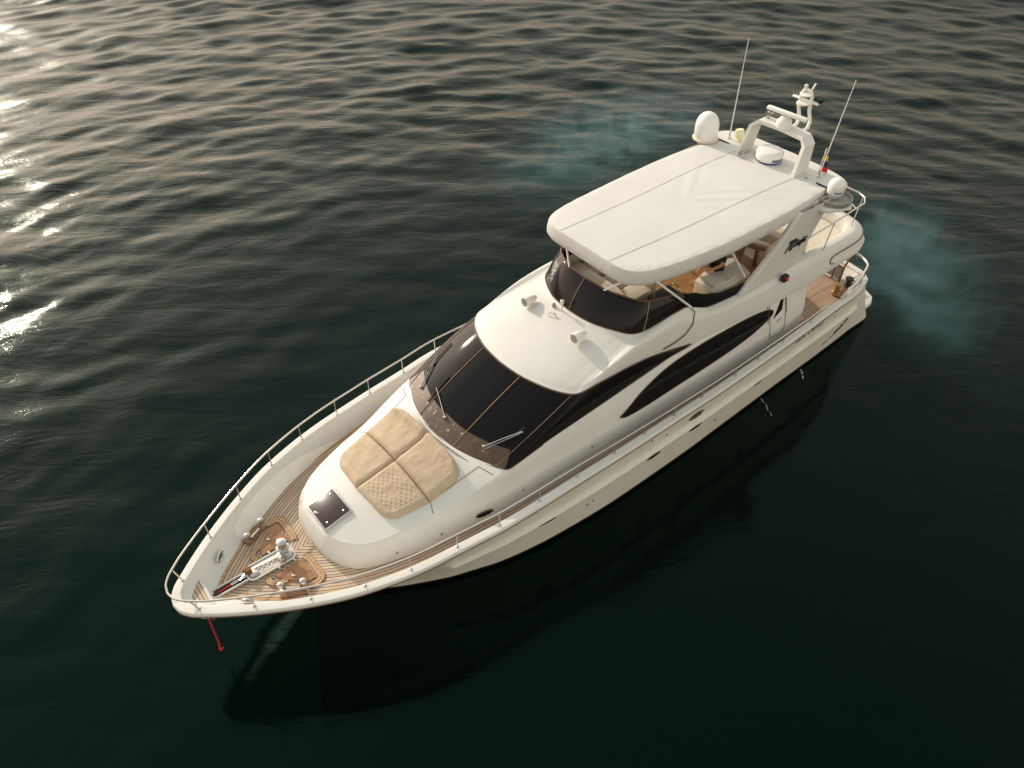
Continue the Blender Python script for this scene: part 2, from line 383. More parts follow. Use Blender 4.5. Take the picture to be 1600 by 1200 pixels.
# ---- cabin (trunk + deckhouse)
K0 = [(14.42, 0, 1.97), (14.38, .5, 1.97), (14.22, .95, 1.97), (13.98, 1.28, 1.98), (13.6, 1.5, 1.99), (12.95, 1.70, 2.0), (12.05, 1.9, 2.03), (10.6, 2.13, 2.08), (9.1, 2.22, 2.12), (7.3, 2.27, 2.16), (5.4, 2.29, 2.18), (2.5, 2.3, 2.18), (.9, 2.3, 2.18), (-.3, 2.22, 2.13), (-.65, 1.95, 2.09), (-.8, 1.5, 2.09), (-.8, 0, 2.09)]
K3 = [(14.2, 0, 2.56), (14.17, .4, 2.56), (14.0, .8, 2.55), (13.75, 1.12, 2.55), (13.4, 1.33, 2.58), (12.75, 1.52, 2.68), (11.9, 1.70, 2.8), (10.3, 1.97, 3.28), (9.2, 2.0, 3.48), (7.3, 2.0, 3.66), (5.4, 2.0, 3.86), (2.5, 2.1, 3.93), (.9, 2.12, 3.93), (-.3, 2.05, 3.9), (-.6, 1.85, 3.9), (-.7, 1.4, 3.9), (-.7, 0, 3.9)]
NC = 220
tt = np.linspace(0, 16, NC); k0 = pch(K0, tt); k3 = pch(K3, tt)
w = np.clip((tt-6)/1.5, 0, 1)[:, None]           # 0 on the trunk, 1 along the deckhouse
def lerp(a, b_, t): return a*(1-t)+b_*t
def bulge(t, o, up):
    p = lerp(k0, k3, t); q = inward(p, -o); return q+np.array([0, 0, up])
side = [k0, bulge(.03, .0, 0), bulge(.12, .035, 0), bulge(.3, .06, 0), bulge(.5, .07, 0), bulge(.62, .065, 0), bulge(.74, .06, 0), bulge(.84, .05, .02), bulge(.92, .035, .025), bulge(.965, .02, .018), k3]
bm = B(); grid(bm, side, mirror=True)
# top of the trunk
tf = np.linspace(0, 7, 60); E = pch(K3, tf); u = tf/7
C = np.stack([np.interp(u, [0, .1, .3, .5, .7, .85, 1], [14.2, 14.05, 13.5, 12.8, 12.0, 11.4, 10.92]), np.zeros(60), np.interp(u, [0, .1, .3, .5, .7, .85, 1], [2.56, 2.60, 2.73, 2.86, 3.02, 3.18, 3.33])], 1)
top = []
for v in np.linspace(1, 0, 18):
    r = lerp(C, E, v); r[:, 0] += .8*u**2*v*(1-v); r[:, 2] += .03*math.sin(math.pi*v)*np.minimum(u*3, 1); top.append(r)
grid(bm, top, mirror=True)
def wb_front(v): return (lerp(10.92, 10.3, v)+.8*v*(1-v), 1.97*v, lerp(3.33, 3.28, v)+.0)
CABIN = fin('cabin', bm, GEL, Y, 45)
from mathutils.bvhtree import BVHTree
_m = CABIN.data; BVH = BVHTree.FromPolygons([v.co[:] for v in _m.vertices], [tuple(p.vertices) for p in _m.polygons])
def top_z(x, y):
    h = BVH.ray_cast(Vector((x, y, 9)), Vector((0, 0, -1)))
    if h[0] is not None and h[0].z > 2.3: return h[0].z
    return top_z0(x, y)
def top_z0(x, y):
    """height of the trunk top at a point (rough, for things lying on it)"""
    zc = np.interp(-x, [-14.2, -14.05, -13.5, -12.8, -12.0, -11.4, -10.92], [2.56, 2.60, 2.73, 2.86, 3.02, 3.18, 3.33])
    ze = np.interp(-x, [-14.2, -13.4, -12.75, -11.9, -10.3], [2.56, 2.58, 2.68, 2.8, 3.28]); ye = np.interp(-x, [-14.2, -13.4, -12.75, -11.9, -10.3], [.2, 1.33, 1.52, 1.70, 1.97])
    v = min(abs(y)/ye, 1); return zc*(1-v)+ze*v+.03*math.sin(math.pi*v)
def side_pt(x, z, out=0.0):
    """point on the deckhouse side, port"""
    i = int(np.argmin(abs(k0[10:190, 0]-x)))+10
    zz = [r[i][2] for r in side]; yy = [r[i][1] for r in side]
    return (x, float(np.interp(z, zz, yy))+out, z)
def side_patch(xs, lo, hi, out=.012, nz=8):
    rws = []
    for k in range(nz+1): rws.append([side_pt(x, a+(b_-a)*k/nz, out) for x, a, b_ in zip(xs, lo, hi)])
    return rws

# ---- windscreen
WB = [wb_front(v) for v in (0, .17, .34, .5, .66, .82, .93)]+[(10.25, 1.985, 3.29), (9.3, 2.01, 3.47), (8.2, 2.01, 3.58), (6.9, 2.01, 3.71), (5.6, 2.01, 3.85), (4.45, 2.02, 3.985)]
BR = [(8.95, 0, 4.42), (8.93, .32, 4.42), (8.88, .68, 4.41), (8.79, 1.0, 4.40), (8.66, 1.33, 4.38), (8.47, 1.65, 4.35), (8.28, 1.85, 4.33), (8.1, 1.94, 4.35), (7.55, 1.985, 4.40), (6.95, 2.0, 4.40), (6.1, 2.0, 4.34), (5.3, 2.0, 4.18), (4.45, 2.02, 3.99)]
n_ = 120; tw = np.linspace(0, 12, n_); wb = pch(WB, tw); br = pch(BR, tw)
def glass_rows(a, b_, out, k=10, camber=.05):
    o = []
    for i in range(k+1):
        t = i/k; p = lerp(a, b_, t); q = inward(p, -out-camber*math.sin(math.pi*t)); q[:, 2] += camber*.5*math.sin(math.pi*t); o.append(q)
    return o
bm = B(); grid(bm, glass_rows(wb, br, .012), mirror=True); WS = fin('windscreen', bm, GLASS, Y, 60)
def ws_pt(s, t, out=.02):
    a = pch(WB, [s])[0]; b_ = pch(BR, [s])[0]; p = lerp(a, b_, t)
    q = inward(np.array([lerp(pch(WB, [max(s-.05, 0)])[0], pch(BR, [max(s-.05, 0)])[0], t), p, lerp(pch(WB, [s+.05])[0], pch(BR, [s+.05])[0], t)]), -.012-.05*math.sin(math.pi*t)-out)[1]
    q[2] += .025*math.sin(math.pi*t)+out*.6; return q
COWLM = mat('brown_cowl', (.11, .06, .035), .35); x_ = noise(COWLM, 8, 4, .75, sc=(.7, 1.2, 1)); r_ = ramp(COWLM, x_.outputs[0], [(.0, (.05, .028, .018)), (.5, (.09, .05, .03)), (.645, (.10, .06, .04)), (.665, (.65, .58, .48))])
nodes(COWLM)[1].new(r_.outputs[0], nodes(COWLM)[2].inputs['Base Color'])
bm = B()
cw = []
sv = np.linspace(0, 6.4, 50)
for t_ in np.linspace(0, 1, 5): cw.append([ws_pt(s, t_*.235*min(1, (6.4-s)/1.2+.15), .006) for s in sv])
grid(bm, cw, mirror=True); fin('windscreen_cowl', bm, COWLM, WS)
for sg in (1, -1):
    for s in (2.02, 5.6):
        bm = B(); tube(bm, [Vector(ws_pt(s if s < 3 else s+.3*t, t, .012))*1 if sg > 0 else Vector((ws_pt(s if s < 3 else s+.3*t, t, .012)[0], -ws_pt(s if s < 3 else s+.3*t, t, .012)[1], ws_pt(s if s < 3 else s+.3*t, t, .012)[2])) for t in np.linspace(0.02, .99, 14)], .012 if s < 3 else .007, 6)
        fin('mullion', bm, MULL, WS)
# trims round the windscreen
bm = B()
for Cc in (pch(WB, np.linspace(0, 8, 60)), pch(BR, np.linspace(0, 12, 80))):
    Cc = inward(Cc, -.022)
    for sg in (1, -1): tube(bm, [(p[0], p[1]*sg, p[2]) for p in Cc], .012, 6)
fin('windscreen_trim', bm, BRONZE, WS)
# wipers
def wpt(s_, t_, out): p = ws_pt(abs(s_), t_, out); return Vector((p[0], p[1]*(1 if s_ >= 0 else -1), p[2]))
def wiper(a, b_, blade=None, par=True):
    a0, a1 = wpt(*a, .04), wpt(*b_, .06); bm = B(); tube(bm, [a0, (a0+a1)/2+Vector((0, 0, .01)), a1], .016, 6)
    if par: tube(bm, [a0+Vector((.02, .08, 0)), a1+Vector((0, .03, 0))], .011, 6)
    lathe(bm, [(.04, -.05), (.04, .02), (.02, .04)], Matrix.Translation(a0), 12)
    o = fin('wiper', bm, STEEL, Y)
    if blade: bm = B(); q0, q1 = wpt(*blade[0], .03), wpt(*blade[1], .03); tube(bm, [q0, wpt((blade[0][0]+blade[1][0])/2, (blade[0][1]+blade[1][1])/2, .03), q1], .018, 6); fin('wiper_blade', bm, BLACK, o)
wiper((-3.9, .18), (-5.1, .48), ((-4.75, .30), (-5.0, .68)))
wiper((0, .20), (-2.4, .35), ((-2.2, .18), (-2.35, .52)), False)
wiper((3.8, .18), (5.0, .48), ((4.7, .34), (4.9, .52)))
# swoosh window
sx = [(6.95, 3.02, 3.05), (6.7, 2.94, 3.16), (6.2, 2.93, 3.42), (5.4, 2.96, 3.67), (4.5, 3.01, 3.79), (3.7, 3.06, 3.84), (2.8, 3.14, 3.86), (2.0, 3.26, 3.83), (1.5, 3.40, 3.76), (1.25, 3.53, 3.66)]
q = crv(sx, 60)
for sg in (1, -1):
    bm = B(); grid(bm, [np.array(r)*np.array([1, sg, 1]) for r in side_patch(q[:, 0], q[:, 1], q[:, 2], .013, 10)]); SW = fin('side_window', bm, GLASS, Y); bm = B()
    lp = [side_pt(a, b_, .012) for a, b_ in zip(q[:, 0], q[:, 1])]+[side_pt(a, b_, .012) for a, b_ in zip(q[::-1, 0], q[::-1, 2])]
    tube(bm, [(p[0], p[1]*sg, p[2]) for p in lp+lp[:1]], .01, 5, False); fin('window_trim', bm, BRONZE, SW)

# ---- flybridge moulding
F0 = BR[:5]+[(8.47, 1.65, 4.35), (8.28, 1.85, 4.33), (8.1, 1.94, 4.35), (7.55, 1.985, 4.40), (6.95, 2.0, 4.40), (6.1, 2.0, 4.34), (5.3, 2.0, 4.18), (4.45, 2.02, 3.99), (3.6, 2.07, 3.95), (2.5, 2.13, 3.94), (.8, 2.2, 3.94), (-.7, 2.23, 3.93), (-2.4, 2.2, 3.95), (-3.0, 2.05, 3.97), (-3.4, 1.6, 3.98), (-3.55, .8, 4.0), (-3.55, 0, 4.0)]
F1 = [(8.82, 0, 4.50), (8.80, .32, 4.50), (8.75, .68, 4.495), (8.66, 1.0, 4.49), (8.52, 1.33, 4.47), (8.32, 1.62, 4.44), (8.14, 1.80, 4.43), (7.9, 1.90, 4.47), (7.3, 1.95, 4.66), (6.6, 1.97, 4.81), (5.8, 1.98, 4.88), (5.1, 1.98, 4.90), (4.45, 2.0, 4.72), (3.7, 2.03, 4.58), (2.5, 2.08, 4.48), (.8, 2.13, 4.45), (-.7, 2.14, 4.43), (-2.35, 2.11, 4.43), (-2.93, 1.96, 4.43), (-3.28, 1.55, 4.44), (-3.4, .8, 4.45), (-3.4, 0, 4.45)]
F2 = [(6.8, 0, 4.97), (6.78, .3, 4.965), (6.72, .65, 4.955), (6.6, .95, 4.94), (6.42, 1.28, 4.92), (6.28, 1.48, 4.9), (6.15, 1.6, 4.9), (6.0, 1.67, 4.92), (5.75, 1.72, 4.95), (5.4, 1.75, 5.0), (5.0, 1.76, 5.05), (4.6, 1.77, 5.07), (4.15, 1.79, 4.88), (3.6, 1.8, 4.66), (2.6, 1.84, 4.6), (.8, 1.98, 4.63), (-.7, 2.03, 4.61), (-2.2, 2.0, 4.6), (-2.66, 1.86, 4.6), (-2.98, 1.48, 4.6), (-3.1, .8, 4.6), (-3.1, 0, 4.6)]
tF = np.linspace(0, 21, 240); f0 = pch(F0, tF); f1 = pch(F1, tF); f2 = pch(F2, tF)
f3 = inward(f2, .02+.0); aft = np.clip((tF-14)/1.5, 0, 1); wd = .08+.17*aft
f3 = np.array([inward(f2, d)[i] for i, d in enumerate(wd)])
f4 = setz(np.array([inward(f2, d+.04)[i] for i, d in enumerate(wd)]), 4.30)
rad = zadd(inward(f0, -.005), .03)
side_lift = np.clip((tF-7)/2, 0, 1)[:, None]
mid = lerp(f0, f1, .5); mid = inward(mid, -.01)
def sm(a, b_, t, dz): p = lerp(a, b_, t); p[:, 2] += dz; return p
bm = B()
sk = f0.copy(); mk = (f0[:, 0] < 4.75) & (f0[:, 0] > -.45); sk[mk, 2] -= .075
rowsF = [sk, f0, rad, mid, lerp(f0, f1, .8), lerp(lerp(f0, f1, .93), lerp(f1, f2, .05), .5)]+[sm(f1, f2, t, .018*math.sin(math.pi*t)) for t in (.1, .25, .45, .65, .85)]+[f2, zadd(lerp(f2, f3, .15), .012), zadd(lerp(f2, f3, .85), .012), f3, f4]
grid(bm, rowsF, mirror=True); FLY = fin('flybridge', bm, GEL, Y, 45)
# underside of the overhang
bm = B(); und = [f0, setz(inward(f0, .3), 3.92)]
ii = np.where(f0[:, 0] < 1.0)[0]; r0_ = f0[ii]; grid(bm, [r0_, r0_*np.array([1, .5, 1]), r0_*np.array([1, 0, 1])], mirror=True); fin('flybridge_underside', bm, CREAM, FLY)
# flybridge sole
def sole(name, x1, x0, m, z, k=40):
    xs = np.linspace(x1, x0, k); ii = slice(30, 232); ye = np.interp(-xs, -f4[ii, 0], f4[ii, 1]); rws = []; uvs = []
    for v in np.linspace(0, 1, 8):
        r = np.stack([xs, ye*(1-v), np.full(k, z)], 1); rws.append(r); uvs.append([(a+5, b_) for a, b_ in zip(r[:, 1], r[:, 0])])
    bm = B(); grid(bm, rws, mirror=True, uv=uvs); return fin(name, bm, m, FLY)
sole('flybridge_sole', 6.4, .6, TEAKF, 4.315); sole('flybridge_aft_sole', .6, -3.0, NONSKID, 4.31)
# fin recess on the overhang quarter (dark groove loop)
def quarter(s, z): 
    p = lerp(pch(F0, [s])[0], pch(F1, [s])[0], (z-3.95)/.49); return p
sA, sB = 16.35, 18.9
up = [quarter(s, 4.36) for s in np.linspace(sA, sB, 26)]; lo = [quarter(s, 4.12) for s in np.linspace(sA, sB, 26)]
endl = [quarter(sA-.12*math.sin(a), 4.24+.12*math.cos(a)) for a in np.linspace(.2, 2.9, 7)]
for sg in (1, -1):
    bm = B(); P_ = up[::-1]+endl+lo
    c0 = inward(np.array(up), -.012); tube(bm, [(p[0], p[1]*sg, p[2]) for p in c0], .02, 6)
    tube(bm, [(p[0], (p[1]+.012)*sg, p[2]) for p in endl], .02, 6); fin('quarter_groove', bm, BRONZE, FLY)
    bm = B(); c0 = inward(np.array(lo), -.02); tube(bm, [(p[0], p[1]*sg, p[2]) for p in c0], .035, 8); fin('quarter_moulding', bm, GEL, FLY)
# flybridge windscreen
T = [(6.33, 0, 5.70), (6.31, .28, 5.70), (6.27, .6, 5.69), (6.19, .88, 5.68), (6.05, 1.14, 5.65), (5.94, 1.33, 5.63), (5.83, 1.44, 5.61), (5.72, 1.5, 5.59), (5.5, 1.55, 5.56), (5.2, 1.6, 5.52), (4.9, 1.64, 5.48), (4.55, 1.68, 5.40)]
tw2 = np.linspace(0, 11, 90); b2 = zadd(pch(F2, tw2), -.01); t2 = pch(T, tw2)
bm = B(); gr = glass_rows(b2, t2, .01, 8, .03); gi = [inward(r, .03) for r in gr]
grid(bm, gr+gi[::-1], mirror=True); FWS = fin('flybridge_windscreen', bm, GLASS2, Y, 60)
bm = B()
for Cc, rr_ in ((inward(b2, -.02), .02), (inward(t2, .0), .022)):
    tube(bm, [(p[0], p[1], p[2]) for p in Cc]+[], rr_, 6); tube(bm, [(p[0], -p[1], p[2]) for p in Cc], rr_, 6)
fin('windscreen_trim', bm, BRONZE, FWS)
for sg in (1, -1):
    for s in ((0.02, 7.4) if sg > 0 else (5.0,)):
        bm = B(); a = np.array([inward(g, -.012)[int(s/11*89)] for g in gr]); tube(bm, [(p[0], p[1]*sg, p[2]) for p in a], .011, 6); fin('mullion', bm, MULL, FWS)
bm = B(); tube(bm, [(5.95+.78*(1-t)-.02, .55+.20*math.sin(t*2.2)+.1*t, 4.98+.62*t+.02) for t in np.linspace(0, .75, 10)], .007, 5); fin('loose_wire', bm, STEEL, FWS)
# side screens
sb = crv([(4.62, 1.80, 5.02), (4.3, 1.81, 4.93), (3.95, 1.82, 4.76), (3.6, 1.83, 4.64), (3.1, 1.84, 4.6), (2.7, 1.86, 4.6), (2.2, 1.88, 4.62)], 30); st = crv([(4.57, 1.74, 5.42), (4.2, 1.75, 5.28), (3.95, 1.76, 5.14), (3.5, 1.77, 4.98), (3.0, 1.8, 4.86), (2.6, 1.83, 4.83), (2.22, 1.86, 4.84)], 30)
for sg in (1, -1):
    bm = B(); rr = [sb, lerp(sb, st, .5)+np.array([0, .02, 0]), st, st+np.array([0, -.025, 0]), sb+np.array([0, -.025, 0])]
    grid(bm, [r*np.array([1, sg, 1]) for r in rr]); fin('side_screen', bm, GLASS2, Y, 50)

# ---- canvas roof
CK = [(6.46, 0, 0), (6.455, .55, 0), (6.44, .95, 0), (6.38, 1.27, 0), (6.2, 1.5, 0), (5.85, 1.66, 0), (5.2, 1.79, 0), (4.2, 1.89, 0), (3.1, 1.95, 0), (1.6, 1.97, 0), (.3, 1.9, 0), (-.45, 1.80, 0), (-.62, 1.7, 0), (-.62, 0, 0)]
cr = crv(CK, 150)
def roof_z(x, y): return 6.66-.055*(y/1.9)**2+.02*math.sin(x*1.1)
bm = B()
def edge(o, dz):
    c = inward(cr, o); return np.array([(p[0], p[1], roof_z(p[0], p[1])+dz) for p in c])
nv = 14; inner = []
cc = inward(cr, .012)
for v in np.linspace(1, 0, nv):
    r = cc.copy(); cx = 2.9
    r[:, 0] = cx+(cc[:, 0]-cx)*(v if v > 0 else 0)
    r[:, 1] = cc[:, 1]*v
    inner.append(np.array([(p[0], p[1], roof_z(p[0], p[1])+.006*math.sin(p[0]*9+p[1]*13)*(1-v)) for p in r]))
rows_c = [edge(.06, -.40), edge(.0, -.40)]
for dz, o in ((-.30, -.055), (-.2, -.05), (-.1, -.035), (-.03, -.022), (-.006, -.008)):
    e = edge(o, dz); rip = np.array([[0, .006*math.sin(i*1.7)*(1 if dz < -.05 else 0), .004*math.sin(i*.9)] for i in range(len(e))]); rows_c.append(e+rip)
rows_c += inner
grid(bm, rows_c, mirror=True)
# soft pleats at the after edge
for v in bm.verts:
    k = max(0, 1-(v.co.x+.6)/.8)
    if k > 0 and v.co.y > .7 and v.co.z > 6.4: v.co.z += k*k*.03*math.sin(v.co.y*15+v.co.x*3)*min(1, (v.co.y-.7)*2)
ROOF = fin('canvas_roof', bm, CANVAS, Y, 32)
for sg in (1, -1): 
    bm = B(); P_ = [(x, sg*(.84+.17*(6.4-x)/6.9), 0) for x in np.linspace(6.44, -.4, 30)]
    rr = [[(p[0], p[1]-.009, roof_z(p[0], p[1])+.005) for p in P_], [(p[0], p[1]+.0, roof_z(p[0], p[1])+.010) for p in P_], [(p[0], p[1]+.009, roof_z(p[0], p[1])+.005) for p in P_]]
    grid(bm, rr); fin('canvas_seam', bm, SEAMT, ROOF)
# struts
def part_tube(name, path, r, m, parent=Y, seg=8): bm = B(); tube(bm, path, r, seg); return fin(name, bm, m, parent)
for sg in (1, -1):
    part_tube('roof_strut', [(5.75, 1.72*sg, 6.28), (4.42, 1.83*sg, 5.0)], .03, WHITE, ROOF)
    part_tube('roof_strut', [(3.3, 1.82*sg, 6.25), (2.35, 1.80*sg, 5.0)], .03, WHITE, ROOF)
    part_tube('roof_strut', [(5.9, 1.3*sg, 6.3), (6.28, .62*sg, 5.66)], .028, WHITE, ROOF)
    part_tube('roof_strut', [(5.55, 1.35*sg, 6.28), (5.45, 1.50*sg, 5.56)], .014, STEEL, ROOF)
    part_tube('drain_hose', [(4.42, 1.84*sg, 4.98), (4.38, 1.94*sg, 4.9), (4.5, 2.03*sg, 4.62), (4.75, 2.06*sg, 4.45), (5.1, 2.05*sg, 4.36), (5.5, 2.045*sg, 4.35)], .014, BLACK)
# hardtop behind the canvas and the swept legs
bm = B(); hk = crv([(-.45, 0, 0), (-.45, 1.0, 0), (-.45, 1.8, 0), (-.35, 2.08, 0), (-.6, 2.17, 0), (-.95, 2.08, 0), (-1.2, 1.75, 0), (-1.32, 1.1, 0), (-1.36, 0, 0)], 60)
hp = [(p[0], p[1]) for p in hk]+[(p[0], -p[1]) for p in hk[::-1][1:-1]]
prism(bm, hp, 6.42, 6.62, 'z', .035); HT = fin('hardtop', bm, GEL, Y, 40)
for sg in (1, -1):
    bm = B(); rws = []
    for t in np.linspace(0, 1, 12):
        xf = lerp(2.62, .95, t)-.12*math.sin(math.pi*t); xa = lerp(.35, -.35, t)+.0; z = lerp(4.62, 6.5, t)
        if t < .25: xa -= .5*(1-t/.25)**2
        yo = lerp(1.98, 2.12, t); yi = yo-.16
        rws.append([(xf, yi+.03, z), (xf+.01, yi+.08, z), (xf, yo-.03, z), (xf-.04, yo, z), (lerp(xf, xa, .5), yo+.02, z), (xa+.04, yo, z), (xa, yo-.03, z), (xa, yi+.03, z), (xa+.04, yi, z), (xf-.04, yi, z)])
    grid(bm, [np.array(r)*np.array([1, sg, 1]) for r in rws], close=True); LEG = fin('arch_leg', bm, GEL, Y, 40)
    if sg > 0:
        # lettering on the outside of the leg
        n1 = Vector((0, 1, -.07)).normalized(); xx = Vector((-1, 0, .0)); xx = Vector((-1, 0, .03)).normalized(); yy = n1.cross(xx) 
        M_ = Matrix(((xx.x, yy.x, n1.x, 1.24), (xx.y, yy.y, n1.y, 2.075), (xx.z, yy.z, n1.z, 5.36), (0, 0, 0, 1)))
        text('lettering', '70', .50, M_, INK, LEG, shear=.5, bold=.008, sx=.7)
        M2 = M_ @ Matrix.Translation((.39, .05, 0)); text('lettering', 'SeaJet', .30, M2, INK, LEG, shear=.5, bold=.008, sx=.66)
# small dome bracket, radar mast etc.
bm = B(); arc_ = [(-.42, -.90, 6.62), (-.66, -.86, 7.36), (-.72, -.70, 7.50), (-.74, 0, 7.52), (-.72, .70, 7.50), (-.66, .86, 7.36), (-.42, .94, 6.62)]
def slab(path, wx, th):
    r = []
    for i, p in enumerate(path):
        p = Vector(p); a = Vector(path[max(i-1, 0)]); b_ = Vector(path[min(i+1, len(path)-1)]); t = (b_-a).normalized(); n = t.cross(Vector((1, 0, 0))).normalized()
        w = wx[i] if isinstance(wx, list) else wx
        r.append([p+Vector((w, 0, 0))+n*th, p+Vector((w, 0, 0))-n*th, p-Vector((w, 0, 0))-n*th, p-Vector((w, 0, 0))+n*th])
    return r
sl = slab(arc_, [.30, .22, .2, .2, .2, .22, .30], .05)
grid(bm, sl, close=True); ARCH = fin('radar_arch', bm, GEL, Y, 30)
bm = B(); lathe(bm, [(.2, 7.56), (.21, 7.66), (.19, 7.74), (.13, 7.80), (.10, 7.86)], Matrix.Translation((-.66, .0, 0)), 24); RS = fin('radar_pedestal', bm, WHITE, Y)
bm = B(); box(bm, (-.66, .03, 7.93), (.15, 1.2, .10), (0, 0, R(4)), .03); fin('radar_scanner', bm, WHITE, RS)
def finm(name, bm, m, parent):
    for v in bm.verts: v.co.z = 7.5+(v.co.z-7.5)*.78; v.co.y -= .08*min(1, max(0, (v.co.z-7.55)/.3))
    return fin(name, bm, m, parent)
bm = B()
for sg in (1, -1):
    tube(bm, [(-.9, .28+.16*sg, 7.53), (-1.1, .28+.17*sg, 7.56), (-1.32, .2+.17*sg, 7.68), (-1.38, .12+.17*sg, 8.0), (-1.40, .1+.16*sg, 8.45), (-1.40, .1+.09*sg, 8.6), (-1.40, .1, 8.62)], .05, 8)
finm('light_mast', bm, WHITE, Y)
bm = B(); box(bm, (-1.40, .1, 8.27), (.10, .82, .06), (0, 0, 0), .02); MB = finm('mast_spreader', bm, WHITE, Y)
bm = B(); lathe(bm, [(.05, 0), (.17, .03), (.17, .08), (.05, .09)], Matrix.Translation((-1.3, .1, 8.14))); finm('mast_dish', bm, WHITE, MB)
bm = B(); lathe(bm, [(.05, 0), (.15, .03), (.15, .07), (.05, .08)], Matrix.Translation((-1.34, .1, 8.42))); finm('mast_dish', bm, WHITE, MB)
bm = B(); lathe(bm, [(.05, 0), (.07, .05), (.07, .14), (.03, .17)], Matrix.Translation((-1.46, .5, 8.30)), 14); finm('signal_lamp', bm, BLACK, MB)
bm = B(); lathe(bm, [(.04, 0), (.05, .05), (.05, .12), (.02, .14)], Matrix.Translation((-1.4, .02, 8.64)), 14); finm('anchor_lamp', bm, CREAM, MB)
bm = B(); tube(bm, [(-1.4, .2, 8.62), (-1.5, .22, 8.85)], .025); finm('whip_stub', bm, WHITE, MB)
# radome with print
bm = B(); lathe(bm, [(.31, 6.66), (.36, 6.69), (.37, 6.72), (.37, 6.86), (.355, 6.90), (.32, 6.93), (.2, 6.945), (0.001, 6.95)], Matrix.Translation((-.42, -.06, .03)), 36); RD = fin('radome', bm, DOME, Y, 50)
bm = B(); lathe(bm, [(.26, 6.60), (.33, 6.63), (.355, 6.665), (.3, 6.665)], Matrix.Translation((-.42, -.06, .03)), 36); fin('radome_base', bm, BLUE, RD)
def curved_text(body, size, c, r, z, a0, m, parent, sx=1):
    o = text('lettering', body, size, Matrix(), m, parent, extrude=.003, sx=sx, bold=.002)
    for v in o.data.vertices:
        a = a0+v.co.x/r; zz = v.co.y; rr = r+v.co.z
        v.co = Vector((c[0]+rr*math.cos(a), c[1]+rr*math.sin(a), z+zz))
    return o
curved_text('SIMRAD', .10, (-.42, -.06), .374, 6.75, R(48), NAVY, RD)
bm = B(); lathe(bm, [(.001, 0), (.045, 0), (.1, .09), (.1, .11), (.001, .08)], Matrix.Translation((-.02, -.62, 6.74)) @ Matrix.Rotation(R(75), 4, 'Y'), 20); tube(bm, [(-.25, -.62, 6.74), (-.02, -.62, 6.74)], .03, 8); tube(bm, [(-.8, -.45, 6.66), (-.35, -.5, 6.7)], .015, 6); fin('horn', bm, GREY, Y)
bm = B(); lathe(bm, [(.05, 0), (.05, .08), (.13, .1), (.13, .3), (.11, .33), (.001, .34)], Matrix.Translation((-.78, -1.35, 6.62)) @ Matrix.Rotation(R(12), 4, 'X'), 20); fin('searchlight', bm, mat('cream_plastic', (.75, .68, .45), .4), Y)
bm = B(); tube(bm, [(-.8, -.62, 7.56), (-.8, -.62, 7.66)], .05, 10); tube(bm, [(-.8, -.62, 7.70), (-.68, -.60, 7.72)], .05, 10); tube(bm, [(-.8, -.50, 7.70), (-.68, -.48, 7.72)], .05, 10); fin('air_horn', bm, STEEL, ARCH)
# satellite domes
bm = B(); lathe(bm, [(.24, 0), (.30, .03), (.33, .08), (.335, .25), (.335, .42), (.318, .53), (.27, .64), (.19, .73), (.09, .78), (.001, .79)], Matrix.Translation((-.12, -2.06, 6.62)), 36); SDm = fin('satellite_dome', bm, DOME, Y, 60)
bm = B(); lathe(bm, [(.1, -.34), (.14, -.2), (.24, -.04), (.36, .03), (.375, .07), (.3, .1)], Matrix.Translation((-.12, -2.06, 6.60)), 30); tube(bm, [(-.3, -1.7, 6.35), (-.12, -2.06, 6.4)], .1, 10); fin('dome_pedestal', bm, CREAM, SDm)
bm = B(); lathe(bm, [(.14, 0), (.18, .03), (.205, .08), (.21, .23), (.19, .34), (.13, .42), (.06, .455), (.001, .46)], Matrix.Translation((-.38, 2.1, 6.55)), 32); SDs = fin('satellite_dome', bm, DOME, Y, 60)
curved_text('Raymarine', .075, (-.38, 2.1), .209, 6.66, R(28), TEALM, SDs, sx=.66)
bm = B(); lathe(bm, [(.1, 6.36), (.40, 6.36), (.44, 6.42), (.44, 6.5), (.41, 6.5), (.39, 6.44), (.1, 6.44)], Matrix.Translation((-.42, 2.13, 0)), 36); fin('dome_tray', bm, GREY, SDs)
bm = B(); prism(bm, [(-.95, 1.7), (-.3, 1.7), (.25, 2.0), (.1, 2.35), (-.5, 2.62), (-.8, 2.4)], 6.27, 6.355, 'z', .02); fin('dome_bracket', bm, GEL, SDs)
# whip antennas
def antenna(base, tip, lab):
    bm = B(); d = Vector(tip)-Vector(base); tube(bm, [base, Vector(base)+d*.5, tip], [.017, .014, .009], 6); o = fin('antenna', bm, WHITE, Y); 
    bm = B(); lathe(bm, [(.05, 0), (.05, .03), (.025, .05), (.025, .2)], Matrix.Translation(Vector(base)-Vector((0, 0, .03))), 12); fin('antenna_mount', bm, STEEL, o)
antenna((-.68, -1.65, 6.62+.03), (-.71, -1.65, 9.39), ''); antenna((-.72, 1.35, 6.65), (-1.24, 1.35, 9.08), '')

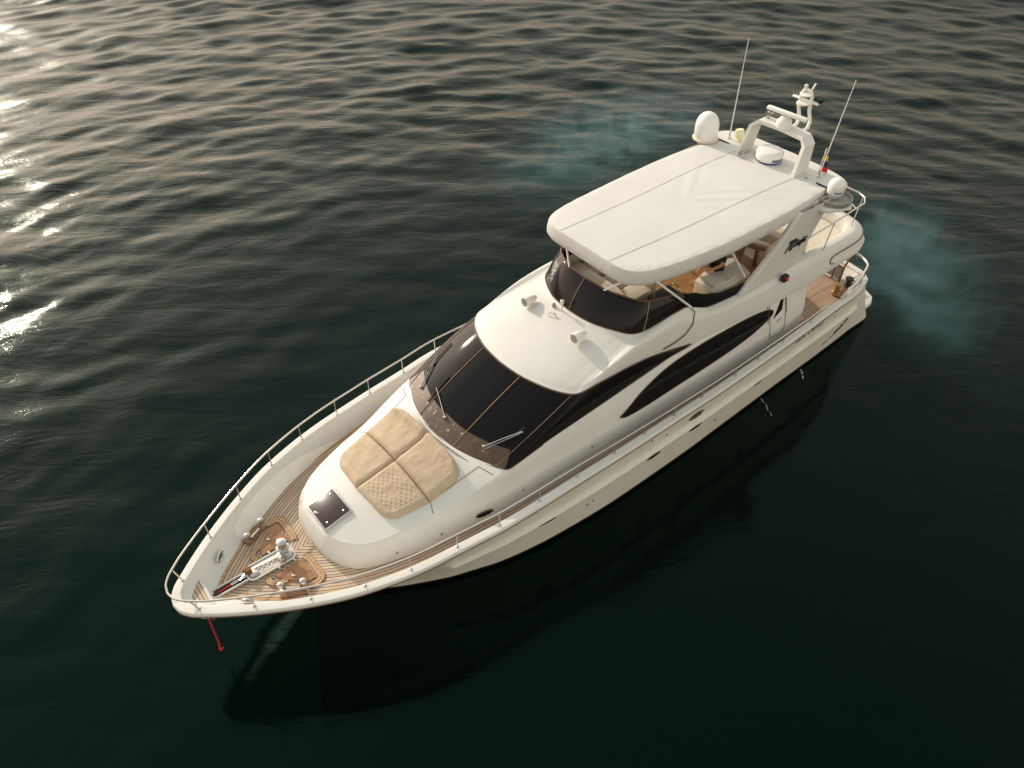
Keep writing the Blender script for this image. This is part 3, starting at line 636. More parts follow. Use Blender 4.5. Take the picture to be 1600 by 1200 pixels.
# ---- brow fittings
def brow_z(x, y=0): return float(np.interp(-x, [-8.82, -6.8], [4.50, 4.97]))+.03
for sg in (1, -1):
    M_ = Matrix.Translation((7.38, .92*sg, 4.96)) @ Matrix.Rotation(R(90), 4, 'Y')
    bm = B(); lathe(bm, [(.001, -.30), (.05, -.29), (.10, -.20), (.125, -.06), (.13, .06), (.125, .09), (.10, .085)], M_, 24); lathe(bm, [(.05, 0), (.03, .04), (.03, .14)], Matrix.Translation((7.34, .92*sg, brow_z(7.34)-.02)), 12); SP = fin('floodlight', bm, WHITE, Y)
    bm = B(); lathe(bm, [(.112, .08), (.108, .100), (.06, .106), (.05, .10), (.001, .10)], M_, 20); fin('lamp_face', bm, GREY, SP)
bm = B(); lathe(bm, [(.05, 0), (.05, .05), (.03, .1), (.001, .11)], Matrix.Translation((6.98, -.36, brow_z(6.98)-.02)), 14); fin('vent_cap', bm, GREY, Y)
bm = B(); lathe(bm, [(.02, 0), (.02, .2), (.05, .22), (.05, .3), (.001, .33)], Matrix.Translation((6.95, -.10, brow_z(6.95)-.02)), 14); fin('masthead_light', bm, CREAM, Y)
bm = B(); tube(bm, [(7.28, -.22, brow_z(7.28)), (7.25, -.22, brow_z(7.28)+.06), (7.18, -.1, brow_z(7.2)+.06), (7.18, -.05, brow_z(7.2))], .018, 8); fin('pad_eye', bm, STEEL, Y)

# ---- trunk fittings
def slope_M(x, y): 
    z = top_z(x, y); dx = (top_z(x+.1, y)-top_z(x-.1, y))/.2; return Matrix.Translation((x, y, z)) @ Matrix.Rotation(-math.atan(dx), 4, 'Y')
bm = B(); M_ = slope_M(13.82, 0.0)
box(bm, (0, 0, .02), (.74, .88, .07), (0, 0, 0), .025)
for v in bm.verts: v.co = M_ @ v.co
HT_ = fin('deck_hatch', bm, STEEL, Y)
bm = B(); box(bm, (0, 0, .045), (.66, .80, .04), (0, 0, 0), .012)
for v in bm.verts: v.co = M_ @ v.co
fin('hatch_lens', bm, mat('hatch_acrylic', (.05, .028, .028), .3), HT_)
bm = B()
for a, b_ in ((-.22, .3), (-.22, -.3), (.22, .3)): b2_ = B(); lathe(b2_, [(.025, .06), (.025, .07), (.01, .075)], M_ @ Matrix.Translation((a, b_, 0)), 10); fin('hatch_bolt', b2_, STEEL, HT_)
box(bm, (M_ @ Vector((.27, -.1, .075))), (.05, .12, .02), (0, 0, R(20)), .005)
fin('hatch_latch', bm, STEEL, HT_)
def seam(name, pts, zoff=.006, r=.008, parent=CABIN, m=SEAM):
    P_ = [];
    for (a, b_) in zip(pts[:-1], pts[1:]):
        for k in range(8): t = k/8; P_.append((a[0]*(1-t)+b_[0]*t, a[1]*(1-t)+b_[1]*t))
    P_.append(pts[-1]); bm = B(); tube(bm, [(x, y, top_z(x, y)+zoff) for x, y in P_], r, 5); fin(name, bm, m, parent)
for sg in (1, -1):
    seam('locker_lid', [(10.75, 1.50*sg), (12.0, 1.35*sg), (12.12, 1.62*sg)], .0, .009)
    seam('locker_lid', [(10.75, 1.50*sg), (10.62, 1.86*sg)], .0, .009)
# grab rail along the windscreen
bm = B(); gp = [(11.02-.25*(y/1.4)**2+.02, y, top_z(11.05, y)+.06) for y in np.linspace(-1.45, 1.4, 26)]; tube(bm, gp, .014, 6)
for i in range(0, 26, 3): tube(bm, [gp[i], (gp[i][0], gp[i][1], gp[i][2]-.08)], .012, 6)
fin('grab_rail', bm, STEEL, Y)
# cabin side fittings
bm = B(); pp = [side_pt(11.05+.21*math.cos(a), 2.40+.07*math.sin(a), .012) for a in np.linspace(0, 2*math.pi, 24, endpoint=False)]
for sg in (1, -1): bm = B(); bm.faces.new([bm.verts.new((p[0], p[1]*sg, p[2])) for p in pp]); fin('cabin_port', bm, GLASS, CABIN); bm = B(); tube(bm, [(p[0], p[1]*sg, p[2]) for p in pp+pp[:1]], .012, 6); fin('port_rim', bm, BRONZE, CABIN)
for sg in (1, -1):
    for x, z in ((12.1, 2.45), (10.0, 2.32), (13.2, 2.4), (7.9, 2.45)):
        i = int(np.argmin(abs(k0[10:190, 0]-x)))+10; p = lerp(side[3][i], side[4][i], .2); bm = B(); lathe(bm, [(.035, 0), (.035, .012), (.02, .02)], Matrix.Translation((p[0], (p[1]+.0)*sg, p[2])) @ Matrix.Rotation(R(-90)*sg, 4, 'X'), 12); fin('courtesy_light', bm, STEEL, CABIN)
    # fine groove low on the deckhouse side
    bm = B(); tube(bm, [tuple(np.array(side_pt(x, 2.42 if x > 5.3 else 2.42, .0))*np.array([1, sg, 1])) for x in np.linspace(9.6, 5.3, 14)]+[tuple(np.array(side_pt(5.1, 2.36, .0))*np.array([1, sg, 1]))]+[tuple(np.array(side_pt(5.2, 2.30, .0))*np.array([1, sg, 1]))], .006, 5); fin('side_groove', bm, SEAM, CABIN)
# side doors
for sg in (1, -1):
    bm = B(); dr = [(1.42, 3.86), (1.22, 2.72), (.72, 2.66), (.60, 2.78), (.60, 3.0), (.74, 3.86)]
    def sp(x, z, o): return tuple(np.array(side_pt(x, z, o))*np.array([1, sg, 1]))
    dd = []
    for a, b_ in zip(dr[:-1], dr[1:]):
        for k in range(6): dd.append((a[0]+(b_[0]-a[0])*k/6, a[1]+(b_[1]-a[1])*k/6))
    dd.append(dr[-1])
    tube(bm, [sp(x, z, .004) for x, z in dd], .011, 5); DO = fin('side_door', bm, SEAM, Y)
    bm = B(); wq = [(1.02, 3.84), (1.16, 3.36), (.84, 3.52), (.80, 3.86)]; wq = [(1.20, 3.34), (.84, 3.50), (.80, 3.86), (.93, 3.86)]
    bm.faces.new([bm.verts.new(sp(x, z, .012)) for x, z in wq]); fin('door_window', bm, GLASS, DO)
    bm = B(); tube(bm, [sp(1.05, 3.2, .03), sp(.95, 3.24, .04), sp(.85, 3.24, .03)], .012, 6); fin('door_handle', bm, STEEL, DO)
    for x in (1.45, .66): bm = B(); tube(bm, [sp(x+.06, 3.86, .02), sp(x-.02, 3.45, .02), sp(x-.03, 3.3, .02)], .012, 6); fin('door_grab_rail', bm, STEEL, DO)
# nav light
bm = B(); box(bm, (1.05, 2.17, 4.60), (.22, .16, .2), (0, 0, 0), .04); NL = fin('side_light', bm, BLACK, Y)
bm = B(); lathe(bm, [(.05, 0), (.055, .05), (.03, .07), (.001, .075)], Matrix.Translation((1.08, 2.24, 4.62)) @ Matrix.Rotation(R(-80), 4, 'X'), 14); fin('red_lens', bm, RED, NL)
bm = B(); box(bm, (.62, 1.93, 4.72), (.16, .1, .12), (0, 0, R(20)), .015); fin('teak_block', bm, TEAKT, Y)

# ---- bow rail and stanchions
rail_h = .40
i0 = 0; RC = zadd(inward(GUN, .08), 0)
bow_end = int(np.argmin(abs(GUN[:, 0]+.9)))
rp = RC[:bow_end].copy()
hh = np.interp(-rp[:, 0], [-17.5, -12, -9, -6, -2, 1.0], [.42, .44, .42, .34, .28, .22])
rp[:, 2] += hh; rp[:, 0] += np.interp(-rp[:, 0], [-17.4, -16], [.13, 0])
rp[:, 1] += np.interp(-rp[:, 0], [-17.6, -17.0, -15], [0, .06, .02])
rp[0, 1] = 0
bm = B(); path = [tuple(p) for p in rp[::-1]]+[(p[0], -p[1], p[2]) for p in rp[1:]]
tube(bm, path, .023, 8); BRL = fin('bow_rail', bm, STEEL, Y, 60)
for x in (17.16, 16.24, 15.29, 14.3, 13.24, 12.17, 11.1, 10.03, 8.99, 7.9, 6.85, 5.75, 4.68, 3.55, 2.45, 1.3, .1):
    i = int(np.argmin(abs(GUN[:bow_end, 0]-x))); a = RC[i]; 
    b_ = rp[i]
    for sg in (1, -1):
        bm = B(); tube(bm, [(a[0], a[1]*sg, a[2]-.01), (b_[0], b_[1]*sg, b_[2])], .016, 8); lathe(bm, [(.035, 0), (.035, .012), (.02, .02)], Matrix.Translation((a[0], a[1]*sg, a[2])), 10); fin('stanchion', bm, STEEL, BRL)
# stern rail
bm = B(); sr = inward(GUN, .08)[(GUN[:, 0] < -1.7)]; sr = sr[:-7]
sr[:, 2] = np.interp(-sr[:, 0], [1.7, 2.0, 4.3], [2.92, 3.02, 2.92])
SRs = {}
for sg in (1, -1):
    bm = B(); tube(bm, [(p[0], p[1]*sg, p[2]) for p in sr], .04, 8); SR = fin('stern_rail', bm, STEEL, Y, 60)
    for f in (.06, .4, .62, .98):
        p = sr[int(f*(len(sr)-1))]; bm = B(); tube(bm, [(p[0], p[1]*sg, p[2]), (p[0], p[1]*sg, p[2]-.36)], .022, 8); fin('stanchion', bm, STEEL, SR)
# flybridge rail
for sg in (1, -1):
    bm = B(); tube(bm, [(.55, 1.95*sg, 5.28), (-1.2, 1.98*sg, 5.42), (-2.55, 1.93*sg, 5.45), (-2.85, 1.75*sg, 5.45), (-2.98, 1.45*sg, 5.45), (-3.0, 0, 5.45)], .024, 8); FR = fin('flybridge_rail', bm, STEEL, Y, 60)
    for a, b_ in (((-.87, 2.0*sg, 4.6), (-1.1, 1.98*sg, 5.41)), ((-2.62, 1.72*sg, 4.6), (-2.9, 1.68*sg, 5.45)), ((-3.0, .6*sg, 4.6), (-3.0, .6*sg, 5.45))):
        bm = B(); tube(bm, [a, b_], .018, 8); fin('rail_post', bm, STEEL, FR)
    bm = B(); tube(bm, [(-2.78, 1.7*sg, 5.05), (-3.0, 1.3*sg, 5.05), (-3.0, 0, 5.05)], .016, 8); fin('mid_rail', bm, STEEL, FR)

# ---- hull side fittings
for x, z, rx, rz in ((9.56, 1.42, .25, .075), (6.01, 1.43, .25, .075), (4.42, 1.50, .25, .075), (1.61, 1.48, .24, .07)):
    for sg in (1, -1):
        bm = B(); P_ = [(x+rx*math.cos(a), z+rz*math.sin(a)) for a in np.linspace(0, 2*math.pi, 22, endpoint=False)]
        bm.faces.new([bm.verts.new((a, (hull_z(a, b_)+.012)*sg, b_)) for a, b_ in P_]); PO = fin('porthole', bm, GLASS, HULL)
        bm = B(); tube(bm, [(a, (hull_z(a, b_)+.012)*sg, b_) for a, b_ in P_+P_[:1]], .011, 5, False); fin('porthole_rim', bm, STEEL, PO)
bm = B(); x, z = 4.75, 2.28; P_ = [(x+.27*math.cos(a)*(1 if abs(math.cos(a)) < .9 else .98), z+.10*math.sin(a)) for a in np.linspace(0, 2*math.pi, 22, endpoint=False)]
bm.faces.new([bm.verts.new((a, hull_z(a, b_)+.012, b_)) for a, b_ in P_]); FI = fin('fuel_fillers', bm, BRONZE, HULL)
bm = B()
for dx in (-.11, .06): lathe(bm, [(.045, 0), (.045, .02), (.02, .025)], Matrix.Translation((x+dx, hull_z(x, z)+.012, z)) @ Matrix.Rotation(R(-90), 4, 'X'), 14)
fin('filler_cap', bm, STEEL, FI)
bm = B(); P_ = [(x+.29*math.cos(a), z+.12*math.sin(a)) for a in np.linspace(0, 2*math.pi, 24)]; tube(bm, [(a, hull_z(a, b_)+.014, b_) for a, b_ in P_], .012, 5, False); fin('filler_rim', bm, STEEL, FI)
for x, z in ((6.45, 2.62), (6.46, 2.45), (5.85, 2.25), (6.35, 2.0), (-1.6, 2.5), (-1.75, 2.2), (8.2, 1.0), (8.0, 1.02), (3.3, .95)): bm = B(); lathe(bm, [(.028, 0), (.028, .012), (.01, .014)], Matrix.Translation((x, hull_z(x, z)+.004, z)) @ Matrix.Rotation(R(-90), 4, 'X'), 10); fin('hull_drain', bm, BRONZE, HULL)
for x0, x1, z in ((12.2, 6.75, .17), (5.7, .9, .17)):     # fine black line under the cap
    pass
def hull_text(name, body, size, x, z, m, parent, **k):
    y = hull_z(x, z+.1)+.02; xx = Vector((-1, -.055, 0.0)).normalized(); n1 = Vector((-.055, 1, 0)).normalized(); n1 = xx.cross(Vector((0, 0, 1))); n1 = Vector((-xx.y, xx.x, 0))
    n1 = Vector((xx.y, -xx.x, 0)); yy = n1.cross(xx)
    return text(name, body, size, Matrix(((xx.x, yy.x, n1.x, x), (xx.y, yy.y, n1.y, y+.01), (xx.z, yy.z, n1.z, z), (0, 0, 0, 1))), m, parent, **k)
hull_text('ship_name', 'SEA LAND', .25, .62, 2.50, INK, HULL, spacing=1.3, bold=-.002)
# emblem on the quarter: drawn-out loop with an inner stroke
def emb(p, q): return (-2.95-.915*p+.40*q, .95+.40*p+.915*q)
def hp_(a, b_): return (a, hull_z(a, b_)+.006, b_)
bm = B(); tube(bm, [hp_(*emb(.50*math.cos(t), .13*math.sin(t))) for t in np.linspace(R(-150), R(60), 36)], .016, 5)
fin('emblem_loop', bm, INK, HULL)
bm = B(); tube(bm, [hp_(*emb(p, q)) for p, q in ((.22, .03), (-.02, -.02), (-.20, -.03), (-.16, .03), (-.05, .02))], .02, 5); fin('emblem_stroke', bm, INK, HULL)
bm = B(); tube(bm, [hp_(*emb(p, q)) for p, q in ((-.75, -.02), (-.64, -.05), (-.52, -.04))], .018, 5); fin('emblem_tail', bm, INK, HULL)

# ---- swim platform
bm = B(); prism(bm, [(p[0], p[1]) for p in [(-4.6, -1.8), (-5.7, -1.78), (-6.05, -1.6), (-6.25, -1.2), (-6.3, 0), (-6.25, 1.2), (-6.05, 1.6), (-5.7, 1.78), (-4.6, 1.8)]], .32, .48, 'z', .04); PL = fin('swim_platform', bm, GEL, Y, 40)
uvp = []
bm = B(); rws = [[(x, y, .486) for y in np.linspace(-1.55, 1.55, 8)] for x in (-5.0, -5.95)]; grid(bm, rws, uv=[[(p[1]+5, p[0]) for p in r] for r in rws]); fin('platform_teak', bm, TEAKC, PL)

# ---- foredeck gear
bm = B(); well = rrect(14.86, 15.95, -.20, .20, .12)
prism(bm, well, 1.975, 2.03, 'z', .01); WL = fin('windlass_plate', bm, varied('worn_steel', (.55, .50, .44), (.42, .37, .32), 9, .35, metal=.6), Y)
bm = B(); P_ = [(x, y, 2.04) for x, y in well]; tube(bm, P_+P_[:1], .02, 6, False); fin('windlass_frame', bm, WHITE, WL)
bm = B(); lathe(bm, [(.17, 2.03), (.17, 2.07), (.10, 2.1), (.10, 2.24), (.13, 2.27), (.15, 2.3), (.10, 2.33), (.085, 2.42), (.11, 2.45), (.11, 2.49), (.04, 2.52), (.001, 2.52)], Matrix.Translation((15.05, 0, 0)), 28); fin('windlass_drum', bm, STEEL, WL)
bm = B(); lathe(bm, [(.10, 0), (.10, .05), (.085, .09), (.001, .1)], Matrix.Translation((15.14, .11, 2.04)), 20); lathe(bm, [(.09, 0), (.10, .03), (.07, .05), (.001, .05)], Matrix.Translation((15.80, .05, 2.03)), 20); fin('chain_pipe', bm, STEEL, WL)
bm = B()
for k in range(11):
    c = Vector((15.72-.055*k, -.05+.006*k, 2.055)); pts = []
    for a in np.linspace(0, 2*math.pi, 10): 
        u_, v_ = .032*math.cos(a), .018*math.sin(a); pts.append(c+(Vector((u_, v_, 0)) if k % 2 else Vector((u_, 0, v_))))
    tube(bm, pts, .007, 5, False)
fin('anchor_chain', bm, BLACK, WL)
bm = B(); lathe(bm, [(.07, -.05), (.09, -.05), (.09, -.03), (.05, 0), (.09, .03), (.09, .05), (.07, .05)], Matrix.Translation((15.9, -.06, 2.10)) @ Matrix.Rotation(R(90), 4, 'X'), 18); fin('chain_wheel', bm, mat('bronze', (.35, .2, .08), .35, metal=.8), WL)
# anchor trough to the stem
bm = B(); prism(bm, [(15.95, -.09), (16.85, -.09), (16.85, .09), (15.95, .09)], 2.0, 2.014, 'z'); TR = fin('anchor_trough', bm, BLACK, Y)
for sg in (1, -1): bm = B(); box(bm, (16.4, .105*sg, 2.03), (.95, .03, .06), (0, 0, 0), .008); fin('trough_rim', bm, GEL, TR)
bm = B(); tube(bm, [(15.95, .0, 2.05), (16.2, 0, 2.05), (16.32, .01, 2.05)], .03, 8); tube(bm, [(15.98, -.05, 2.06), (16.12, .05, 2.07)], .02, 8); fin('anchor_shank', bm, STEEL, TR)
bm = B(); tube(bm, [(16.3, .0, 2.04), (16.5, .01, 2.03), (16.62, 0, 2.02)], .022, 6); fin('snubber_rope', bm, REDROPE, TR)
# deck hatches with teak borders both sides of the windlass
for sg in (1, -1):
    o0 = [(15.62, .30), (15.60, .42), (15.45, .56), (15.38, .58)]
    bd = [(15.60, .28), (15.63, .40), (15.52, .55), (15.30, .60)]
    outer = [(14.70, .28), (14.66, .45), (14.66, .92), (14.80, 1.05), (15.0, 1.05)]
    for P_, w_ in ((bd, .06), (outer, .075)):
        c0 = crv([(a, b_, 2.0) for a, b_ in P_], 20); bm = B(); t_ = np.gradient(c0[:, :2], axis=0); t_ /= np.linalg.norm(t_, axis=1)[:, None]; nn = np.stack([-t_[:, 1], t_[:, 0], 0*t_[:, 0]], 1)
        grid(bm, [(c0+nn*w_)*np.array([1, sg, 1]), (c0-nn*w_)*np.array([1, sg, 1])]); fin('hatch_border', bm, TEAKT, Y)
        bm = B()
        for q_ in (w_, -w_, 0): tube(bm, [tuple((p+n*q_)*np.array([1, sg, 1])) for p, n in zip(c0, nn)], .006, 4)
        fin('border_seam', bm, SEAM, Y)
    bm = B(); prism(bm, [(14.78, .33*sg), (15.45, .33*sg), (15.40, .52*sg), (15.2, .70*sg), (14.95, .93*sg), (14.78, .93*sg)][::sg], 1.985, 2.004, 'z'); fin('rope_locker_lid', bm, varied('oiled_teak', (.42, .21, .08), (.26, .11, .045), 4, .3, sc=(1, 6, 1)), Y)
    bm = B(); box(bm, (15.15, .62*sg, 2.02), (.05, .09, .03), (0, 0, R(30)), .01); fin('lid_latch', bm, STEEL, Y)
    # hinges
    for x in (14.95, 15.3): bm = B(); box(bm, (x, .26*sg, 2.03), (.04, .08, .03), (0, 0, R(10)), .008); fin('lid_hinge', bm, STEEL, Y)
    # cleat on teak pad
    a = Vector((15.13, 1.02*sg, 2.0)); b_ = Vector((15.50, .84*sg, 2.0)); d = (b_-a).normalized(); n_v = Vector((-d.y, d.x, 0))
    ang = math.atan2(d.y, d.x)
    bm = B(); box(bm, (a+b_)/2-Vector((0, 0, .0))+Vector((0, .05*sg, .0)), (.62, .22, .06), (0, 0, ang), .01); CP = fin('cleat_pad', bm, WOOD, Y)
    bm = B(); up_ = Vector((0, 0, .16))
    tube(bm, [a+(b_-a)*.14+Vector((0, 0, .06)), a+(b_-a)*.86+Vector((0, 0, .06))], .03, 10)
    for p, q_ in ((a, 1), (b_, -1)):
        tube(bm, [p+d*.05*q_+Vector((0, 0, .04)), p+d*.02*q_+Vector((0, 0, .14)), p-d*.02*q_+Vector((0, 0, .24))], [.035, .035, .05], 10)
        lathe(bm, [(.05, -.03), (.075, 0), (.07, .045), (.04, .065), (.001, .07)], Matrix.Translation(p-d*.03*q_+Vector((0, 0, .24))), 16)
    fin('mooring_cleat', bm, STEEL, CP)
# bow platform panel
bm = B(); rws = [[(17.13, -.42, 2.235), (17.2, 0, 2.235), (17.13, .42, 2.235)], [(16.78, -.62, 2.235), (16.80, 0, 2.235), (16.78, .62, 2.235)]]
bm2 = B(); prism(bm2, [(17.14, -.42), (17.26, 0), (17.14, .42), (16.78, .66), (16.78, -.66)][::-1], 2.05, 2.225, 'z', .01); BP = fin('bow_platform', bm2, GEL, Y)
bm = B(); prism(bm, [(16.83, -.58), (17.17, -.28), (17.20, .0), (16.85, .18)][::-1], 2.225, 2.232, 'z'); 
lay = bm.loops.layers.uv.verify()
for f in bm.faces:
    for lp in f.loops: lp[lay].uv = (lp.vert.co.x+5, lp.vert.co.y)
fin('step_teak', bm, TEAK, BP)
# mooring fairleads through the bulwark
for sg in (1, -1):
    bm = B(); c = Vector((16.22, .70*sg, 2.2)); a = Vector((.16, -.12*sg, 0)).normalized() ; up_ = Vector((0.0, .35*sg, .9)).normalized(); a = Vector((-.72, .62*sg, 0)).normalized()
    P_ = [c+a*.13*math.cos(t)*1.0+up_*.07*math.sin(t) for t in np.linspace(0, 2*math.pi, 20, endpoint=False)]
    tube(bm, P_+P_[:1], .022, 8, False); FL = fin('fairlead', bm, STEEL, Y)
    bm = B(); bm.faces.new([bm.verts.new(p+Vector((.0, -.004*sg, .0))) for p in P_]); fin('fairlead_hole', bm, mat('shadow_grey', (.10, .10, .09), .6), FL)

# ---- cockpit
bm = B(); box(bm, (-3.35, 1.35, 2.2), (.5, .5, .5), (0, 0, R(15)), .05); 
CL = []
for x, y in ((-3.05, 1.72), (-3.6, 1.75)):
    b2_ = B(); lathe(b2_, [(.15, 2.03), (.15, 2.08), (.09, 2.12), (.08, 2.28), (.13, 2.33), (.13, 2.37), (.05, 2.39), (.001, 2.39)], Matrix.Translation((x, y, 0)), 22); CL.append(fin('mooring_winch', b2_, mat('brass', (.4, .26, .1), .3, metal=.9) if x > -3.3 else BLACK, Y))
bm.free()
bm = B(); box(bm, (-3.3, 1.78, 2.06), (.9, .24, .05), (0, 0, R(8)), .01); fin('winch_pad', bm, WOOD, Y)
# boarding gate / steps at the centre of the after bulwark
bm = B()
for y in (.78, 1.15, 1.42): tube(bm, [(-3.62, y, 2.05), (-3.70, y, 2.6), (-3.95, y, 3.0)], .035, 8)
for z, x in ((2.55, -3.68), (3.0, -3.95)): tube(bm, [(x, .78, z), (x, 1.42, z)], .028, 8)
tube(bm, [(-3.95, 1.42, 3.0), (-4.3, 1.42, 2.95), (-4.35, 1.42, 2.6)], .03, 8); tube(bm, [(-3.95, .78, 3.0), (-4.3, .78, 2.95), (-4.35, .78, 2.6)], .03, 8)
GT = fin('boarding_gate', bm, mat('dark_bronze', (.22, .10, .06), .3, metal=.5), Y)
bm = B(); prism(bm, [(.82, 2.1), (1.12, 2.1), (1.12, 2.5), (.82, 2.5)], 0, .02, 'y')
for v in bm.verts: v.co = Vector((-3.66-(v.co.z-2.1)*.12-v.co.y, v.co.x, v.co.z))
prism_m = fin('gate_mesh', bm, varied('mesh_grey', (.55, .5, .47), (.4, .36, .34), 60, .6), GT)
bm = B(); prism(bm, [(1.18, 2.1), (1.39, 2.1), (1.39, 2.5), (1.18, 2.5)], 0, .02, 'y')
for v in bm.verts: v.co = Vector((-3.66-(v.co.z-2.1)*.12-v.co.y, v.co.x, v.co.z))
fin('gate_mesh', bm, prism_m.data.materials[0], GT)

bm = B(); prism(bm, [(-1.3, 2.05), (-3.0, 2.05), (-1.5, 3.9), (-.9, 3.9)], -2.1, -1.4, 'y', .03); fin('cockpit_shade_block', bm, CREAM, Y)  # unseen stair-shaped block, added to cast shade over the cockpit deck
# ---- flybridge furniture
def part_box(name, c, s, m, rot=(0, 0, 0), bev=.05, parent=FLY, taper=None):
    bm = B(); box(bm, c, s, rot, bev, 3, taper); return fin(name, bm, m, parent, 50)
bm = B(); prism(bm, [(3.22, .92), (2.5, .74), (1.95, .74), (1.62, .86), (1.66, 1.2), (1.82, 1.62), (2.6, 1.66), (3.28, 1.6)], 4.315, 4.80, 'z', .035); fin('settee', bm, CREAM, FLY, 40)
bm = B(); prism(bm, [(3.12, .98), (2.5, .80), (1.97, .80), (1.70, .90), (1.74, 1.2), (1.88, 1.5), (2.6, 1.54), (3.16, 1.48)], 4.79, 4.87, 'z', .03); fin('settee_cushion', bm, UPG, FLY, 40)
bm = B(); dk = crv([(6.2, 0, 0), (6.15, .7, 0), (5.95, 1.15, 0), (5.55, 1.42, 0)], 12)
prism(bm, [(p[0], p[1]) for p in dk]+[(5.2, 1.4), (5.25, 0), (5.2, -1.4)]+[(p[0], -p[1]) for p in dk[::-1][:-1]], 4.32, 5.0, 'z', .04); fin('dashboard', bm, CREAM, FLY, 40)
part_box('helm_console', (4.7, 1.28, 4.75), (.75, .7, .85), BLACK, (0, 0, 0), .06)
bm = B(); P_ = [(4.35+.0, 1.2+.17*math.cos(a), 5.12+.17*math.sin(a)) for a in np.linspace(0, 2*math.pi, 20)]; tube(bm, [(p[0]-.05*(p[2]-5.1), p[1], p[2]) for p in P_], .014, 6, False); tube(bm, [(4.5, 1.2, 5.1), (4.35, 1.2, 5.12)], .03, 8); fin('steering_wheel', bm, STEEL, FLY)
for y in (-1.15, -.35, .35):
    part_box('helm_seat', (4.75, y, 4.62), (.7, .62, .5), UPH, (0, 0, 0), .08); part_box('seat_back', (4.42, y, 5.0), (.16, .6, .45), UPH, (0, R(-10), 0), .07)
part_box('flybridge_bench', (3.3, -1.35, 4.58), (2.2, .6, .45), UPH, (0, 0, 0), .06)
part_box('flybridge_bench', (.1, 1.35, 4.58), (1.5, .6, .45), UPH, (0, 0, 0), .06); part_box('flybridge_bench', (.0, -1.35, 4.58), (2.2, .6, .45), UPH, (0, 0, 0), .06)
part_box('flybridge_bench', (-.35, .2, 4.58), (.6, 1.9, .5), UPH, (0, 0, 0), .06)
bm = B(); box(bm, (.85, 1.05, 4.98), (.45, .5, .04), (0, 0, R(20)), .01); box(bm, (.85, 1.05, 4.65), (.08, .08, .66)); fin('flybridge_table', bm, WOOD, FLY)

# ---------------------------------------------------------------- loose things on board
def sun_cushion(name, poly, thick, label, corners, tuft=False, roll=False):
    bm = B(); pts = [Vector((x, y, 0)) for x, y in poly]; cx = sum(p.x for p in pts)/len(pts); cy = sum(p.y for p in pts)/len(pts)
    n = 60 if tuft else 28
    rows_ = []; base = []
    def q(u, v):
        a, b_, c, d = pts; return (a*(1-u)*(1-v)+b_*u*(1-v)+c*u*v+d*(1-u)*v)
    def P(u, v, h):
        p = q(u, v); return Vector((p.x, p.y, top_z(p.x, p.y)+h))
    ins = 3
    U = np.linspace(0, 1, n)
    rr = .10
    def prof(t):  # squircle edges
        e = min(t, 1-t); return 1 if e > rr else math.sqrt(max(0, 1-((rr-e)/rr)**2))
    for u in U:
        row = []; brow = []
        for v in U:
            uu, vv = u, v
            for uc, vc in corners:
                a_, b2_ = abs(u-uc), abs(v-vc); rh = .3
                if a_ < rh and b2_ < rh:
                    px_, py_ = rh-a_, rh-b2_; L_ = math.hypot(px_, py_)
                    k_ = max(px_, py_)/L_ if L_ > 0 else 1; uu = uc+(rh-px_*k_)*(1 if uc == 0 else -1); vv = vc+(rh-py_*k_)*(1 if vc == 0 else -1)
            # rounded outer corners by pulling the corner in
            f = min(prof(u), 1)*min(prof(v), 1)
            h = thick*(.35+.65*f)
            if tuft and .12 < u < .88 and .1 < v < .9 and not (.4 < u < .62 and .35 < v < .7): h -= .014*max(0, math.cos(u*50)*math.cos(v*46))**.6
            h += .010*math.sin(u*11+v*6)*math.sin(v*9-u*3)*f
            if roll: h += .08*math.exp(-((u-.13)/.09)**2)*f
            row.append(P(uu, vv, h)); brow.append(P(uu, vv, .004))
        rows_.append(row); base.append(brow)
    grid(bm, rows_)
    grid(bm, base)
    grid(bm, [rows_[0], base[0]]); grid(bm, [rows_[-1], base[-1]]); grid(bm, [[r[0] for r in rows_], [r[0] for r in base]]); grid(bm, [[r[-1] for r in rows_], [r[-1] for r in base]])
    o = fin(name, bm, TAN, None, 50, recenter=True); tag(o, label, 'cushion', 'tan sun pad cushions on the forward cabin top'); return o
# corners listed: aft-inner, forward-inner, forward-outer, aft-outer
c1 = sun_cushion('sunpad_cushion', [(11.06, -.005), (12.04, -.005), (12.04, -1.34), (11.10, -1.42)], .15, 'tan sun cushion with creased cover and rolled head end at the starboard windscreen side', [(0, 1)], roll=True)
c2 = sun_cushion('sunpad_cushion', [(11.06, .005), (12.04, .005), (12.04, 1.38), (11.08, 1.42)], .17, 'smooth tan sun cushion with rolled head end casting a shadow near the port locker lid', [(0, 1)], roll=True)
c3 = sun_cushion('sunpad_cushion', [(12.05, -.005), (13.10, -.005), (13.02, -1.16), (12.05, -1.34)], .13, 'wrinkled tan sun cushion with a diagonal seam, forward on the starboard side', [(1, 1)])
c4 = sun_cushion('sunpad_cushion', [(12.05, .005), (13.10, .005), (13.02, 1.18), (12.05, 1.38)], .13, 'quilted tan sun cushion with rows of small dents, forward on the port side', [(1, 1)], tuft=True)
